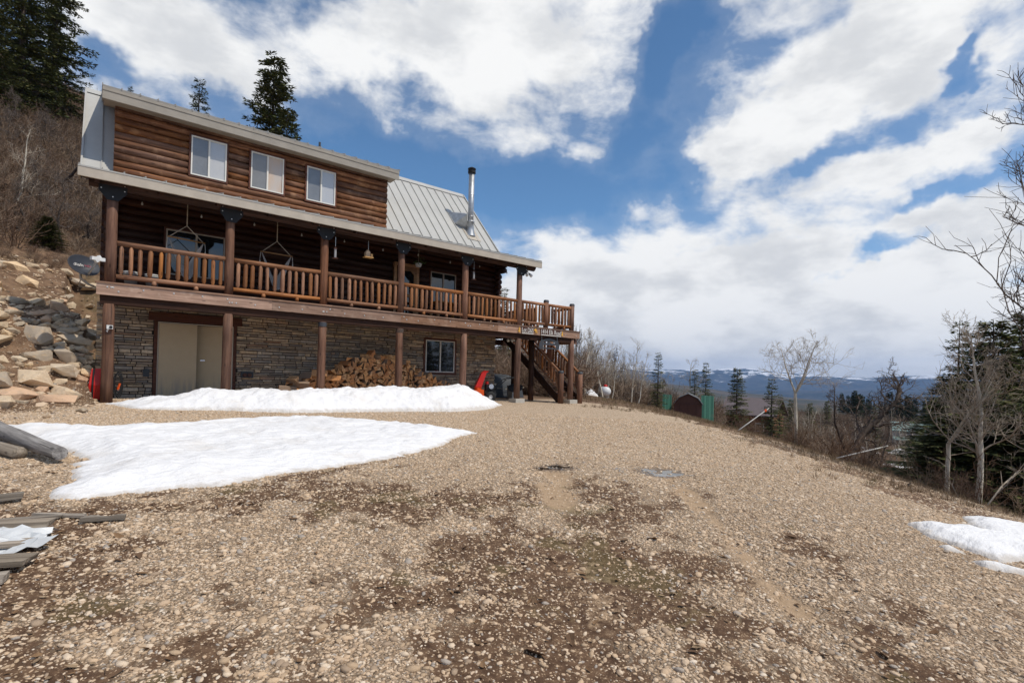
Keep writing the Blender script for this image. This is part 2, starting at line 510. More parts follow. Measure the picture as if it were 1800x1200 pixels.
material('blinds', blinds, .45, .4, Coat_Weight=1.0, Coat_Roughness=.03, Coat_IOR=1.9)
material('curtain', lambda t: {'Base Color': t.mix(t.smooth(t.noise(t.mapping(t.coord('Object'), scale=(1, 1, .3)), 2.5, 3), .35, .7), (.50, .455, .42), (.55, .41, .30))}, .5, .4, Coat_Weight=.7, Coat_Roughness=.04)
material('concrete', lambda t: {'Base Color': t.mix(t.noise(t.coord('Object'), 6, 6, .65), (.36, .34, .30), (.54, .52, .47)), 'Normal': t.bump(t.noise(t.coord('Object'), 40, 4), .2, .01)}, .9, .1)
def stone_veneer(t):
    ge = t.new('ShaderNodeNewGeometry').outputs['Random Per Island']
    r = t.math('FRACT', t.math('ADD', t.math('MULTIPLY', ge, 1.0), t.math('MULTIPLY', t.orand(), 5.7)))
    co = t.coord('Object')
    c = t.ramp(r, [(0, (.22, .18, .145)), (.18, (.38, .29, .205)), (.36, (.52, .38, .25)), (.52, (.29, .25, .21)), (.66, (.43, .365, .295)), (.78, (.60, .42, .25)), (.9, (.70, .56, .40)), (1, (.40, .225, .135))])
    n = t.noise(co, 9, 6, .65); n2 = t.noise(co, 34, 4, .6)
    c = t.mix(t.math('MULTIPLY', t.smooth(n, .35, .7), .5), c, (.17, .145, .13))
    return {'Base Color': c, 'Normal': t.bump(t.math('ADD', n, t.math('MULTIPLY', n2, .5)), .75, .025)}
material('stone_veneer', stone_veneer, .85, .2)
material('mortar', (.035, .03, .027), .95, .1)
def boulder(t):
    co = t.coord('Object'); rnd = t.orand()
    off = t.new('ShaderNodeCombineXYZ'); t.put(off.inputs[0], t.math('MULTIPLY', rnd, 51)); t.put(off.inputs[2], t.math('MULTIPLY', rnd, 23))
    v = t.vmath('ADD', co, off.outputs[0])
    base = t.ramp(rnd, [(0, (.72, .57, .40)), (.2, (.62, .49, .34)), (.38, (.77, .64, .475)), (.52, (.53, .44, .33)), (.66, (.75, .55, .345)), (.78, (.68, .46, .305)), (.88, (.48, .40, .31)), (1, (.74, .54, .40))], 'CONSTANT')
    n = t.noise(v, 2.2, 8, .62); st = t.noise(t.mapping(v, scale=(1, 1, 4), rot=(.4, .3, 0)), 2.6, 5, .6)
    c = t.mix(t.math('MULTIPLY', t.smooth(n, .45, .72), .45), base, (.36, .30, .23))
    c = t.mix(t.math('MULTIPLY', t.smooth(st, .52, .72), .6), c, (.62, .42, .22))
    fine = t.noise(v, 22, 6, .7)
    return {'Base Color': t.mix(t.math('MULTIPLY', t.smooth(fine, .5, .8), .35), c, (.26, .225, .185)), 'Normal': t.bump(t.math('ADD', t.math('MULTIPLY', n, 1.2), t.math('MULTIPLY', fine, .35)), .8, .06)}
material('boulder', boulder, .88, .15)
def pebble(t):
    r = t.orand()
    c = t.ramp(r, [(0, (.64, .49, .345)), (.2, (.47, .34, .22)), (.38, (.72, .58, .43)), (.52, (.56, .41, .275)), (.64, (.36, .265, .185)), (.76, (.62, .45, .295)), (.88, (.39, .345, .30)), (.95, (.77, .66, .53)), (1, (.47, .275, .16))], 'CONSTANT')
    n = t.noise(t.coord('Object'), 1.6, 4)
    return {'Base Color': t.mix(t.math('MULTIPLY', n, .35), c, (.34, .255, .17)), 'Normal': t.bump(n, .2, .2)}
material('pebble', pebble, .8, .2)
def ground_mat(t):
    co = t.coord('Object')
    dark, dust, wet, earth, moss = (t.attr(k) for k in ('dark', 'dust', 'wet', 'earth', 'moss'))
    f1 = t.noise(co, 14, 6, .65); f2 = t.noise(co, 3.1, 5, .6); f3 = t.noise(co, 55, 3, .6)
    # gravel bed as pebble cells
    wv = t.vmath('ADD', co, t.vmath('MULTIPLY', t.noise(co, 18, 2, .5, 0, 'Color'), (.03, .03, .03)))
    vor = t.new('ShaderNodeTexVoronoi', feature='F1'); t.put(vor.inputs['Vector'], wv); vor.inputs['Scale'].default_value = 50
    sepc = t.new('ShaderNodeSeparateColor'); t.put(sepc.inputs[0], vor.outputs['Color'])
    peb = t.ramp(sepc.outputs[0], [(0, (.50, .365, .245)), (.25, (.66, .505, .355)), (.5, (.76, .605, .445)), (.72, (.60, .44, .295)), (.88, (.82, .69, .53)), (1, (.44, .37, .30))], 'CONSTANT')
    gap = t.smooth(vor.outputs['Distance'], .46, .72)
    peb = t.mix(t.math('MULTIPLY', gap, .70), peb, (.20, .138, .086))
    peb = t.mix(t.math('MULTIPLY', t.smooth(f2, .5, .75), .25), peb, (.30, .21, .135))
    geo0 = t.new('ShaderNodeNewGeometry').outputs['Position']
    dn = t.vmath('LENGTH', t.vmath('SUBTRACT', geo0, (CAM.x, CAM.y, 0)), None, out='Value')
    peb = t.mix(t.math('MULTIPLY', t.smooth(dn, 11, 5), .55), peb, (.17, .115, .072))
    soil = t.mix(t.smooth(f1, .3, .7), (.068, .038, .023), (.165, .100, .060))
    vor2 = t.voronoi(wv, 60)
    soil = t.mix(t.math('MULTIPLY', t.smooth(vor2, .38, .16), t.smooth(f1, .38, .58)), soil, (.36, .255, .16))
    tan = t.mix(t.smooth(f1, .3, .75), (.34, .235, .145), (.45, .325, .21))
    dk = t.smooth(t.math('ADD', dark, t.math('MULTIPLY', t.math('SUBTRACT', f1, .5), 1.1)), .36, .62)
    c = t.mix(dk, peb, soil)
    du = t.smooth(t.math('ADD', dust, t.math('MULTIPLY', t.math('SUBTRACT', f1, .5), .8)), .32, .62)
    c = t.mix(du, c, tan)
    ms = t.smooth(t.math('ADD', moss, t.math('MULTIPLY', t.math('SUBTRACT', f1, .5), 1.2)), .45, .8)
    c = t.mix(t.math('MULTIPLY', ms, .42), c, (.125, .105, .042))
    # hillside earth, with litter and scattered chips
    er = t.mix(t.smooth(f2, .35, .68), (.105, .060, .036), (.235, .148, .090))
    er = t.mix(t.math('MULTIPLY', t.smooth(f1, .45, .7), .6), er, (.165, .115, .075))
    er = t.mix(t.math('MULTIPLY', t.smooth(f3, .56, .7), .5), er, (.33, .26, .19))
    big = t.noise(co, .55, 4, .6)
    er = t.mix(t.math('MULTIPLY', t.smooth(big, .52, .7), .4), er, (.12, .105, .05))
    ea = t.smooth(t.math('ADD', earth, t.math('MULTIPLY', t.math('SUBTRACT', f1, .5), .9)), .35, .65)
    c = t.mix(ea, c, er)
    wt = t.smooth(t.math('ADD', wet, t.math('MULTIPLY', t.math('SUBTRACT', f1, .5), .7)), .35, .65)
    c = t.mix(t.math('MULTIPLY', wt, .65), c, (.11, .072, .047))
    # grey woods cover the ground far off
    geo = t.new('ShaderNodeNewGeometry').outputs['Position']
    dist = t.vmath('LENGTH', geo, None, out='Value')
    fw = t.noise(geo, .012, 6, .65)
    wood_c = t.mix(t.smooth(fw, .42, .6), (.088, .074, .063), (.040, .045, .034))
    c = t.mix(t.smooth(dist, 75, 150), c, wood_c)
    h = t.math('ADD', t.math('MULTIPLY', t.math('SUBTRACT', 1, vor.outputs['Distance']), t.math('SUBTRACT', 1, t.math('MAXIMUM', t.math('MAXIMUM', dk, du), ea))), t.math('MULTIPLY', f1, .8))
    rough = t.mix(wt, (.92, .92, .92), (.35, .35, .35))
    return {'Base Color': c, 'Normal': t.bump(h, .8, .03), 'Roughness': rough}
material('ground', ground_mat, .92, .15)
def snow_mat(t):
    co = t.coord('Object')
    n = t.noise(co, 1.6, 5, .6); f = t.noise(co, 16, 5, .6); sp_ = t.noise(co, 48, 3, .6)
    c = t.mix(t.math('MULTIPLY', t.smooth(n, .5, .8), .45), (.785, .785, .79), (.62, .57, .50))
    c = t.mix(t.math('MULTIPLY', t.smooth(sp_, .66, .73), .55), c, (.32, .26, .2))
    rim = t.attr('rim'); rn = t.noise(co, 7, 5, .65)
    c = t.mix(t.math('MULTIPLY', t.smooth(t.math('ADD', rim, t.math('MULTIPLY', t.math('SUBTRACT', rn, .5), 1.3)), .35, .95), .6), c, (.44, .38, .31))
    cup = t.noise(t.mapping(co, scale=(1, 2.2, 1), rot=(0, 0, .5)), 5, 4, .55)
    return {'Base Color': c, 'Normal': t.bump(t.math('ADD', t.math('MULTIPLY', cup, 1.6), t.math('MULTIPLY', f, .5)), .55, .05)}
material('snow', snow_mat, .75, .2)
material('puddle', (.035, .028, .02), .03, .6)
def bark(c1, c2, sc_=9, spots=None):
    def fn(t):
        co = t.coord('Object'); n = t.noise(t.mapping(co, scale=(1, 1, .35)), sc_, 5, .65)
        c = t.mix(t.smooth(n, .35, .68), c1, c2)
        if spots:
            s = t.noise(t.mapping(co, scale=(.7, .7, 2.6)), 7, 3, .6)
            c = t.mix(t.smooth(s, .63, .70), c, spots)
        return {'Base Color': c, 'Normal': t.bump(n, .5, .02)}
    return fn
material('aspen_bark', bark((.43, .385, .31), (.66, .61, .51), 7, (.05, .045, .04)), .8, .15)
material('aspen_twig', bark((.29, .24, .185), (.47, .41, .33)), .85, .1)
material('oak_bark', bark((.055, .042, .035), (.125, .10, .085)), .9, .1)
material('oak_twig', bark((.10, .078, .066), (.18, .148, .125)), .9, .1)
material('brush_twig', lambda t: {'Base Color': t.ramp(t.orand(), [(0, (.155, .10, .066)), (.3, (.235, .165, .115)), (.6, (.12, .070, .046)), (.8, (.33, .255, .19)), (1, (.19, .13, .08))])}, .9, .1)
material('dry_grass', lambda t: {'Base Color': t.ramp(t.orand(), [(0, (.21, .145, .09)), (.5, (.27, .195, .125)), (.8, (.15, .10, .062)), (1, (.16, .14, .065))])}, .9, .1)
material('fir_bark', bark((.07, .052, .042), (.14, .11, .09)), .9, .1)
def needles(t):
    ge = t.new('ShaderNodeNewGeometry').outputs['Random Per Island']
    n = t.noise(t.coord('Object'), .9, 4, .6)
    c = t.ramp(ge, [(0, (.042, .058, .021)), (.45, (.075, .092, .031)), (.8, (.12, .128, .043)), (1, (.19, .175, .066))])
    return {'Base Color': t.mix(t.math('MULTIPLY', t.smooth(n, .5, .75), .55), c, (.115, .105, .035))}
material('needles', needles, .75, .2)
material('needles_far', lambda t: {'Base Color': t.ramp(t.new('ShaderNodeNewGeometry').outputs['Random Per Island'], [(0, (.022, .034, .018)), (1, (.055, .065, .030))])}, .8, .1)
def plastic(col, rough=.4): return metalpaint(col, .12, 5)
for nm, colr, rg in (('red_paint', (.55, .018, .012), .35), ('orange_paint', (.75, .10, .012), .4), ('rubber', (.015, .015, .016), .7),
                     ('white_plastic', (.72, .73, .72), .4), ('dish_grey', (.045, .05, .062), .5), ('lnb_arm', (.33, .30, .26), .5),
                     ('cloth', (.62, .57, .52), .9), ('rope', (.62, .54, .42), .9), ('tarp', (.045, .05, .055), .6), ('green_tarp', (.06, .19, .135), .7),
                     ('shed_red', (.095, .042, .030), .7), ('shed_roof', (.13, .135, .14), .7), ('shingle_purple', (.17, .14, .145), .8), ('cabin_brown', (.19, .085, .045), .75),
                     ('green_roof', (.20, .30, .28), .5), ('grey_wall', (.34, .34, .35), .8), ('tank_white', (.76, .77, .77), .35), ('sign_brown', (.075, .03, .022), .6),
                     ('letter', (.72, .70, .66), .5), ('emblem', (.75, .40, .06), .5), ('sign_metal', (.055, .06, .07), .5), ('leaf_green', (.06, .16, .03), .6),
                     ('bulb', (.45, .43, .38), .2), ('amber', (.62, .36, .13), .35), ('pink_logo', (.36, .06, .10), .5), ('plastic_sheet', (.62, .64, .65), .4), ('pvc', (.60, .60, .58), .5),
                     ('chrome', (.8, .8, .82), .15), ('bark_side', (.27, .19, .135), .85)):
    material(nm, metalpaint(colr, .14, 5), rg, .35, .9 if nm == 'chrome' else 0)
def cutwood(t):
    rnd = t.orand(); co = t.coord('Object')
    c = t.ramp(rnd, [(0, (.62, .28, .105)), (.3, (.70, .38, .16)), (.55, (.46, .195, .075)), (.8, (.78, .48, .24)), (1, (.36, .17, .08))])
    n = t.noise(co, 16, 5, .6)
    return {'Base Color': t.mix(t.smooth(n, .42, .75), c, (.30, .14, .07)), 'Normal': t.bump(n, .5, .01)}
material('cut_wood', cutwood, .8, .15)

material('leaf_litter', lambda t: {'Base Color': t.ramp(t.orand(), [(0, (.15, .085, .045)), (.4, (.25, .155, .085)), (.7, (.10, .06, .038)), (1, (.36, .26, .16))])}, .85, .15)

_lv = [(4.98, -10.16, tz(4.98, -10.16)-.012, .30, .20, .25), (6.2, -11.1, tz(6.2, -11.1)-.012, .46, .26, -.75)]
PUDDLES.extend(_lv)
# ------------------------------------------------------------------ ground sheet out to the horizon
def axis_coords(lo, hi, step, far, ratio=1.13):
    c = list(np.arange(lo, hi+1e-6, step))
    for sgn in (-1, 1):
        st = step; p = lo if sgn < 0 else hi
        ext = []
        while abs(p) < far:
            st = min(st*ratio, 900); p += sgn*st; ext.append(p)
        c = ext[::-1]+c if sgn < 0 else c+ext
    return np.array(c)
gx = axis_coords(-4.5, 13.5, .085, 10400); gy = axis_coords(-15.6, 3.0, .085, 10400)
XX, YY = np.meshgrid(gx, gy)
ZZ = terrain(XX, YY)
nx, ny = len(gx), len(gy)
V = np.stack([XX.ravel(), YY.ravel(), ZZ.ravel()], 1)
ii = (np.arange(ny-1)[:, None]*nx+np.arange(nx-1)[None, :]).ravel()
F = np.stack([ii, ii+1, ii+nx+1, ii+nx], 1)
gme = np_mesh('ground', V, F, 'ground', True)
for nm, arr in zip(('dark', 'dust', 'wet', 'earth', 'moss'), masks(XX.ravel(), YY.ravel())):
    a = gme.attributes.new(nm, 'FLOAT', 'POINT'); a.data.foreach_set('value', np.asarray(arr, np.float32))
ground = tag(put(gme, 'ground'), kind='structure')

# ------------------------------------------------------------------ far mountains with snow
def mountain_mat(t):
    geo = t.new('ShaderNodeNewGeometry'); pos = geo.outputs['Position']
    s = t.new('ShaderNodeSeparateXYZ'); t.put(s.inputs[0], pos)
    n = t.noise(pos, .0016, 8, .68); n2 = t.noise(pos, .007, 6, .65)
    h = t.math('ADD', s.outputs[2], t.math('MULTIPLY', t.math('SUBTRACT', n, .5), 760))
    h = t.math('ADD', h, t.math('MULTIPLY', t.math('SUBTRACT', n2, .5), 620))
    sn = t.smooth(h, 135, 215)
    dark = t.mix(t.smooth(n2, .4, .6), (.022, .034, .040), (.060, .062, .060))
    return {'Base Color': t.mix(sn, dark, (.78, .80, .83))}
material('mountain', mountain_mat, .95, .05)
def ridge(name, dist, depth, a0, a1, hfun, base, seed):
    na, nr = 420, 46
    A = np.linspace(a0, a1, na); T = np.linspace(0, 1, nr)
    AA, TT = np.meshgrid(A, T)
    prof = np.where(TT < .6, sstep(0, .62, TT)**.8, 1-.6*sstep(.6, 1, TT))
    rr = dist+depth*(TT-.3)
    X = CAM.x+rr*np.sin(AA); Y = CAM.y+rr*np.cos(AA)
    H = hfun(AA)
    e = fbm(X/1700., Y/1700., 6, seed)
    rdg = 1-np.abs(2*fbm(X/1100., Y/1100., 5, seed+9)-1)
    Z = base+(H-base)*prof*(.72+.36*e+.10*(rdg-.6))
    V = np.stack([X.ravel(), Y.ravel(), Z.ravel()], 1)
    ii = (np.arange(nr-1)[:, None]*na+np.arange(na-1)[None, :]).ravel()
    F = np.stack([ii, ii+na, ii+na+1, ii+1], 1)
    return tag(put(np_mesh(name, V, F, 'mountain', True), name), kind='structure')
yaw0 = .6773
ridge('mountains', 8600, 3800, yaw0-.25, yaw0+1.25, lambda a: 275+40*np.sin((a-yaw0)*7+1.0)+28*np.sin((a-yaw0)*17)+0*a, -260, 61)
ridge('foothills', 5600, 2200, yaw0-.25, yaw0+1.25, lambda a: -55+45*np.sin((a-yaw0)*9+2)+0*a, -270, 77)

# ------------------------------------------------------------------ haze: one closed box of thin air
hz = MB().box((-11900, -11900, -420), (11900, 11900, 520))
hme = bpy.data.meshes.new('haze'); hme.from_pydata(hz.v, [], hz.f); hme.update()
hm_ = bpy.data.materials.new('haze'); hm_.use_nodes = True
hn = hm_.node_tree; hn.nodes.remove(hn.nodes['Principled BSDF'])
pv = hn.nodes.new('ShaderNodeVolumePrincipled')
pv.inputs['Color'].default_value = (.36, .58, 1, 1)
pv.inputs['Density'].default_value = 7.0e-5
pv.inputs['Anisotropy'].default_value = .1
hn.links.new(pv.outputs[0], hn.nodes['Material Output'].inputs['Volume'])
hme.materials.append(hm_)
haze = tag(put(hme, 'haze'), kind='stuff')
haze['label'] = 'thin bluish haze over the valley and mountains'

# ------------------------------------------------------------------ geometry-nodes scatter
def scatter(name, protos, pos, rot, scl, label, cat=None):
    """one 'stuff' object: instances of the meshes in protos on given points"""
    pos = np.asarray(pos, np.float32)
    n = len(pos)
    me = bpy.data.meshes.new(name)
    me.vertices.add(n); me.vertices.foreach_set('co', pos.ravel())
    for an, arr in (('rot', rot), ('scl', scl)):
        a = me.attributes.new(an, 'FLOAT_VECTOR', 'POINT'); a.data.foreach_set('vector', np.asarray(arr, np.float32).ravel())
    pick = R.randint(0, len(protos), n)
    a = me.attributes.new('pick', 'INT', 'POINT'); a.data.foreach_set('value', pick.astype(np.int32))
    coll = bpy.data.collections.new(name+'_pieces')
    for i, pm in enumerate(protos):
        coll.objects.link(bpy.data.objects.new('%s_piece_%02d' % (name, i), pm))
    o = put(me, name)
    ng = bpy.data.node_groups.new(name, 'GeometryNodeTree')
    ng.interface.new_socket('Geometry', in_out='INPUT', socket_type='NodeSocketGeometry')
    ng.interface.new_socket('Geometry', in_out='OUTPUT', socket_type='NodeSocketGeometry')
    N, L = ng.nodes, ng.links
    gi = N.new('NodeGroupInput'); go = N.new('NodeGroupOutput')
    ip = N.new('GeometryNodeInstanceOnPoints'); ci = N.new('GeometryNodeCollectionInfo')
    ci.inputs['Collection'].default_value = coll
    ci.inputs['Separate Children'].default_value = True
    ci.inputs['Reset Children'].default_value = True
    def named(nm, typ):
        nd = N.new('GeometryNodeInputNamedAttribute'); nd.data_type = typ; nd.inputs[0].default_value = nm
        return nd.outputs[0]
    L.new(gi.outputs[0], ip.inputs['Points']); L.new(ci.outputs[0], ip.inputs['Instance'])
    ip.inputs['Pick Instance'].default_value = True
    L.new(named('pick', 'INT'), ip.inputs['Instance Index'])
    e2r = N.new('FunctionNodeEulerToRotation'); L.new(named('rot', 'FLOAT_VECTOR'), e2r.inputs[0])
    L.new(e2r.outputs[0], ip.inputs['Rotation'])
    L.new(named('scl', 'FLOAT_VECTOR'), ip.inputs['Scale'])
    L.new(ip.outputs[0], go.inputs[0])
    md = o.modifiers.new('scatter', 'NODES'); md.node_group = ng
    tag(o, label, cat, kind='stuff')
    return o

def ico_mesh(name, sub, mat, seed, flat=(1, .8, .6), jitter=.16, smooth=True):
    bm = bmesh.new(); bmesh.ops.create_icosphere(bm, subdivisions=sub, radius=1)
    rs = np.random.RandomState(seed)
    for v in bm.verts:
        k = 1+jitter*(rs.rand()*2-1)
        v.co = Vector((v.co.x*flat[0]*k, v.co.y*flat[1]*k, v.co.z*flat[2]*k))
    me = bpy.data.meshes.new(name); bm.to_mesh(me); bm.free()
    me.materials.append(M[mat])
    if smooth: me.polygons.foreach_set('use_smooth', [True]*len(me.polygons))
    return me
peb_protos = [ico_mesh('pebble_%d' % i, 1, 'pebble', 100+i, (1, .55+.35*R.rand(), .35+.3*R.rand()), .2) for i in range(8)]

# gravel: dense around the photographer, thinning out where single stones are too small to see
cam_xy = np.array([CAM.x, CAM.y]); fw = np.array([CF.x, CF.y]); fw /= np.linalg.norm(fw); rt = np.array([fw[1], -fw[0]])
def frustum_points(n, t0, t1, power, margin=1.07):
    u = R.rand(n)
    t = (t0**power+(t1**power-t0**power)*u)**(1/power)
    s = (R.rand(n)*2-1)*margin*t
    return cam_xy+fw*t[:, None]+rt*s[:, None], t
P, T = frustum_points(520000, 1.6, 15.5, 1.30)
dark, dust, wet, earth, moss = masks(P[:, 0], P[:, 1])
fine = fbm(P[:, 0]*5, P[:, 1]*5, 3, 71)
keep = (1-.72*sstep(.18, .80, dark+(fine-.5)*1.1))*(1-.80*sstep(.2, .7, dust+(fine-.5)*.9))*(1-.85*sstep(.3, .8, wet))*(1-.80*sstep(.4, .8, earth))
ok = R.rand(len(P)) < keep
ok &= ~((P[:, 1] > 1.9))
P = P[ok]; T = T[ok]; n = len(P)
size = np.exp(R.randn(n)*.44)*.0062*(1+.05*T)
size = np.clip(size, .0035, .03)
bigs = R.rand(n) < .012
size = np.where(bigs, R.uniform(.016, .032, n), size)
pz = terrain(P[:, 0], P[:, 1])+size*.02
rot = np.stack([(R.rand(n)-.5)*.7, (R.rand(n)-.5)*.7, R.rand(n)*6.28], 1)
scatter('gravel', peb_protos, np.stack([P[:, 0], P[:, 1], pz], 1), rot, np.stack([size*1.25, size*1.1, size], 1), 'loose tan and grey gravel spread over the drive')
# a few bigger stones and chips on the left bank and the slope
n = 4200
P = np.stack([-5+6*R.rand(n), -8+22*R.rand(n)], 1)
e = masks(P[:, 0], P[:, 1])[3]; ok = (R.rand(n) < .15+.85*e) & (P[:, 0] < -.15); P = P[ok]; n = len(P)
size = np.clip(np.exp(R.randn(n)*.55)*.036, .012, .14)
scatter('stone_chips', [ico_mesh('chip_%d' % i, 1, 'pebble', 300+i, (1, .7, .5), .35, False) for i in range(5)],
        np.stack([P[:, 0], P[:, 1], terrain(P[:, 0], P[:, 1])+size*.15], 1), np.stack([(R.rand(n)-.5), (R.rand(n)-.5), R.rand(n)*6.28], 1), np.stack([size]*3, 1), 'broken stone chips lying on the brown earth bank')

# ------------------------------------------------------------------ snow
def poly_sd(px, py, poly):
    inside = np.zeros(px.shape, bool); d = np.full(px.shape, 1e9)
    n = len(poly)
    for i in range(n):
        (ax, ay), (bx, by) = poly[i], poly[(i+1) % n]
        t = np.clip(((px-ax)*(bx-ax)+(py-ay)*(by-ay))/((bx-ax)**2+(by-ay)**2+1e-12), 0, 1)
        d = np.minimum(d, np.hypot(px-ax-t*(bx-ax), py-ay-t*(by-ay)))
        cond = ((ay > py) != (by > py)) & (px < (bx-ax)*(py-ay)/(by-ay+1e-12)+ax)
        inside ^= cond
    return np.where(inside, d, -d)
def snow_patch(label, poly, step, thick, width, seed, rough=.05, edge=.05, extra=None, thin=True):
    poly = np.array(poly)
    x0, y0 = poly.min(0)-.2; x1, y1 = poly.max(0)+.2
    xs = np.arange(x0, x1, step); ys = np.arange(y0, y1, step)
    X, Y = np.meshgrid(xs, ys)
    sd = poly_sd(X, Y, poly)+(fbm(X*2.2, Y*2.2, 4, seed)-.5)*edge*2.4+(fbm(X*9, Y*9, 3, seed+5)-.5)*edge
    k = np.clip(sd/width, 0, 1)
    lift = thick*(.25*np.sqrt(np.clip(1-(1-k)**2, 0, 1))+.75*k**.95) if thin else thick*np.sqrt(np.clip(1-(1-k)**2, 0, 1))
    cups = np.abs(fbm(X*3.1+9, Y*4.2, 3, seed+7)-.5)*2
    lift = lift+rough*.9*(cups-.25)*np.minimum(k*1.5, 1)
    if extra is not None: lift = lift*extra(X, Y)
    Zg = terrain(X, Y)
    Z = Zg+lift+(fbm(X*1.6, Y*1.6, 4, seed+2)-.5)*rough*2*k+(fbm(X*7, Y*7, 4, seed+3)-.5)*rough*.95*np.minimum(k*2, 1)
    Z = np.where(sd <= 0, Zg-.03, Z)
    ny_, nx_ = X.shape
    vi = np.arange(nx_*ny_).reshape(ny_, nx_)
    keep = (sd[:-1, :-1] > -step*.9) | (sd[1:, :-1] > -step*.9) | (sd[:-1, 1:] > -step*.9) | (sd[1:, 1:] > -step*.9)
    F = np.stack([vi[:-1, :-1][keep], vi[:-1, 1:][keep], vi[1:, 1:][keep], vi[1:, :-1][keep]], 1)
    used, inv = np.unique(F.ravel(), return_inverse=True)
    V = np.stack([X.ravel(), Y.ravel(), Z.ravel()], 1)[used]
    sme = np_mesh('snow_patch', V, inv.reshape(F.shape), 'snow', True)
    at_ = sme.attributes.new('rim', 'FLOAT', 'POINT'); at_.data.foreach_set('value', np.clip(1-sd.ravel()[used]/.16, 0, 1).astype(np.float32))
    o = put(sme, 'snow_patch')
    return tag(o, label, 'snow')

# ------------------------------------------------------------------ the log house
S = 2.5
ZD = 2.80                                            # deck surface
cabin = thing('log_cabin', 'two storey log cabin with stone ground floor, railed balcony and grey metal roof', 'house')
def log_mesh(length, r, n=12, wob=.012, seed=0, ends=None, cap=None, nick=False):
    rs = np.random.RandomState(seed)
    k = max(2, int(length/.6)+1)
    ts = np.linspace(0, 1, k)
    pts = [(t*length, (rs.rand()-.5)*wob, (rs.rand()-.5)*wob) for t in ts]
    rad = [r*(1+(rs.rand()-.5)*.06) for _ in ts]
    if ends == 'taper':                              # shouldered tenon ends
        pts = [(-.035, 0, 0), (0, 0, 0), (.05, 0, 0)]+pts[1:-1]+[(length-.05, 0, 0), (length, 0, 0), (length+.035, 0, 0)]
        rad = [r*.45, r*.62, r]+rad[1:-1]+[r, r*.62, r*.45]
    elif ends == 'round':
        pts = [(-.018, 0, 0)]+pts+[(length+.018, 0, 0)]
        rad = [r*.8]+rad+[r*.8]
    return MB().tube(pts, rad, n)
def log(name, p, q, r, mat, parent, seed=0, n=12, ends=None, wob=.012):
    L = (Vector(q)-Vector(p)).length
    o = log_mesh(L, r, n, wob, seed, ends).build(name, mat, parent, smooth=True)
    return along(o, p, q)
def spans(x0, x1, z, opens):
    s = [(x0, x1)]
    for (a, b, c, d) in opens:
        if c < z < d:
            s = [q for (l, r) in s for q in ((l, min(r, a)), (max(l, b), r)) if q[1]-q[0] > .03]
    return s
def window(x0, x1, z0, z1, y, left, right, frame='white_vinyl', trim='trim_brown', tw=.05, split=None, fw_=.035):
    g = thing_part('window', cabin)
    xm = (x0+x1)/2 if split is None else split
    b = MB()
    b.box((x0-tw, y-.02, z0-tw), (x1+tw, y+.06, z0-.002)); b.box((x0-tw, y-.02, z1+.002), (x1+tw, y+.06, z1+tw))
    b.box((x0-tw, y-.021, z0-.001), (x0-.002, y+.06, z1+.001)); b.box((x1+.002, y-.021, z0-.001), (x1+tw, y+.06, z1+.001))
    w0 = b.build('window', trim, cabin)
    f = MB(); h = fw_
    f.box((x0, y-.035, z0), (x1, y+.03, z0+h)); f.box((x0, y-.035, z1-h), (x1, y+.03, z1))
    for a, c in ((x0, x0+h), (xm-h*.7, xm+h*.7), (x1-h, x1)): f.box((a, y-.034, z0+h), (c, y+.03, z1-h))
    f.build('frame', frame, w0)
    for (a, c, mt) in ((x0+h, xm-h*.7, left), (xm+h*.7, x1-h, right)):
        MB().box((a, y+.0, z0+h), (c, y+.012, z1-h)).build('pane', mt, w0)
    MB().box((x0-.02, y+.012, z0-.02), (x1+.02, y+.05, z1+.02)).build('backing', 'black_metal', w0)
    return w0
def thing_part(*a): return None

YW = 2.10
# --- dormer wall of round logs
DW = [(1.79, 2.70, 6.40, 7.53), (3.37, 4.32, 6.41, 7.53), (5.04, 5.98, 6.42, 7.53)]
dw = MB().box((.04, YW+.02, 5.75), (7.86, YW+.14, 8.02)).build('dormer_wall', 'dark_wood', cabin)
op = [(a-.05, b+.05, c-.05, d+.05) for a, b, c, d in DW]
z = 5.90; i = 0
while z < 8.0:
    for (a, b) in spans(.03, 7.88, z, op):
        log('log', (a, YW, z), (b, YW, z), .099, 'log_wall', dw, seed=i, wob=.02)
        i += 1
    z += .19
window(*DW[0], YW-.09, 'screen_mesh', 'blinds'); window(*DW[1], YW-.09, 'screen_mesh', 'curtain'); window(*DW[2], YW-.09, 'screen_mesh', 'blinds')
# --- porch wall
PW = [(1.25, 2.72, 3.45, 4.72), (9.73, 10.86, 3.55, 4.76), (8.22, 9.24, 2.80, 4.90)]
pw_ = MB().box((.05, YW+.02, 2.55), (12.86, YW+.16, 5.85)).build('porch_wall', 'dark_wood', cabin)
opp = [(a-.06, b+.06, c-.06, d+.06) for a, b, c, d in PW]
z = 2.92
while z < 5.85:
    for (a, b) in spans(-.18, 13.05, z, opp):
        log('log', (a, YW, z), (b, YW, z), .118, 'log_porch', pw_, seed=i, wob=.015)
        i += 1
    z += .215
sw_ = MB().box((12.86, YW+.18, 2.55), (12.99, 8.0, 6.0)).build('side_wall', 'dark_wood', cabin)
MB().box((-.02, YW+.18, 2.55), (.04, 8.0, 6.0)).build('side_wall', 'dark_wood', cabin)
z = 3.03; k = 0
while z < 5.6:
    for X in (12.92, -.02):
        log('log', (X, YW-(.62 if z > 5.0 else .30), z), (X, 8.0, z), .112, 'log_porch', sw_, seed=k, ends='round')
        k += 1
    z += .215
window(*PW[0], YW-.10, 'glass_dark', 'glass_dark', 'tan_frame', tw=.05, split=1.99)
window(*PW[1], YW-.10, 'glass_dark', 'glass_dark', 'tan_frame', tw=.05)
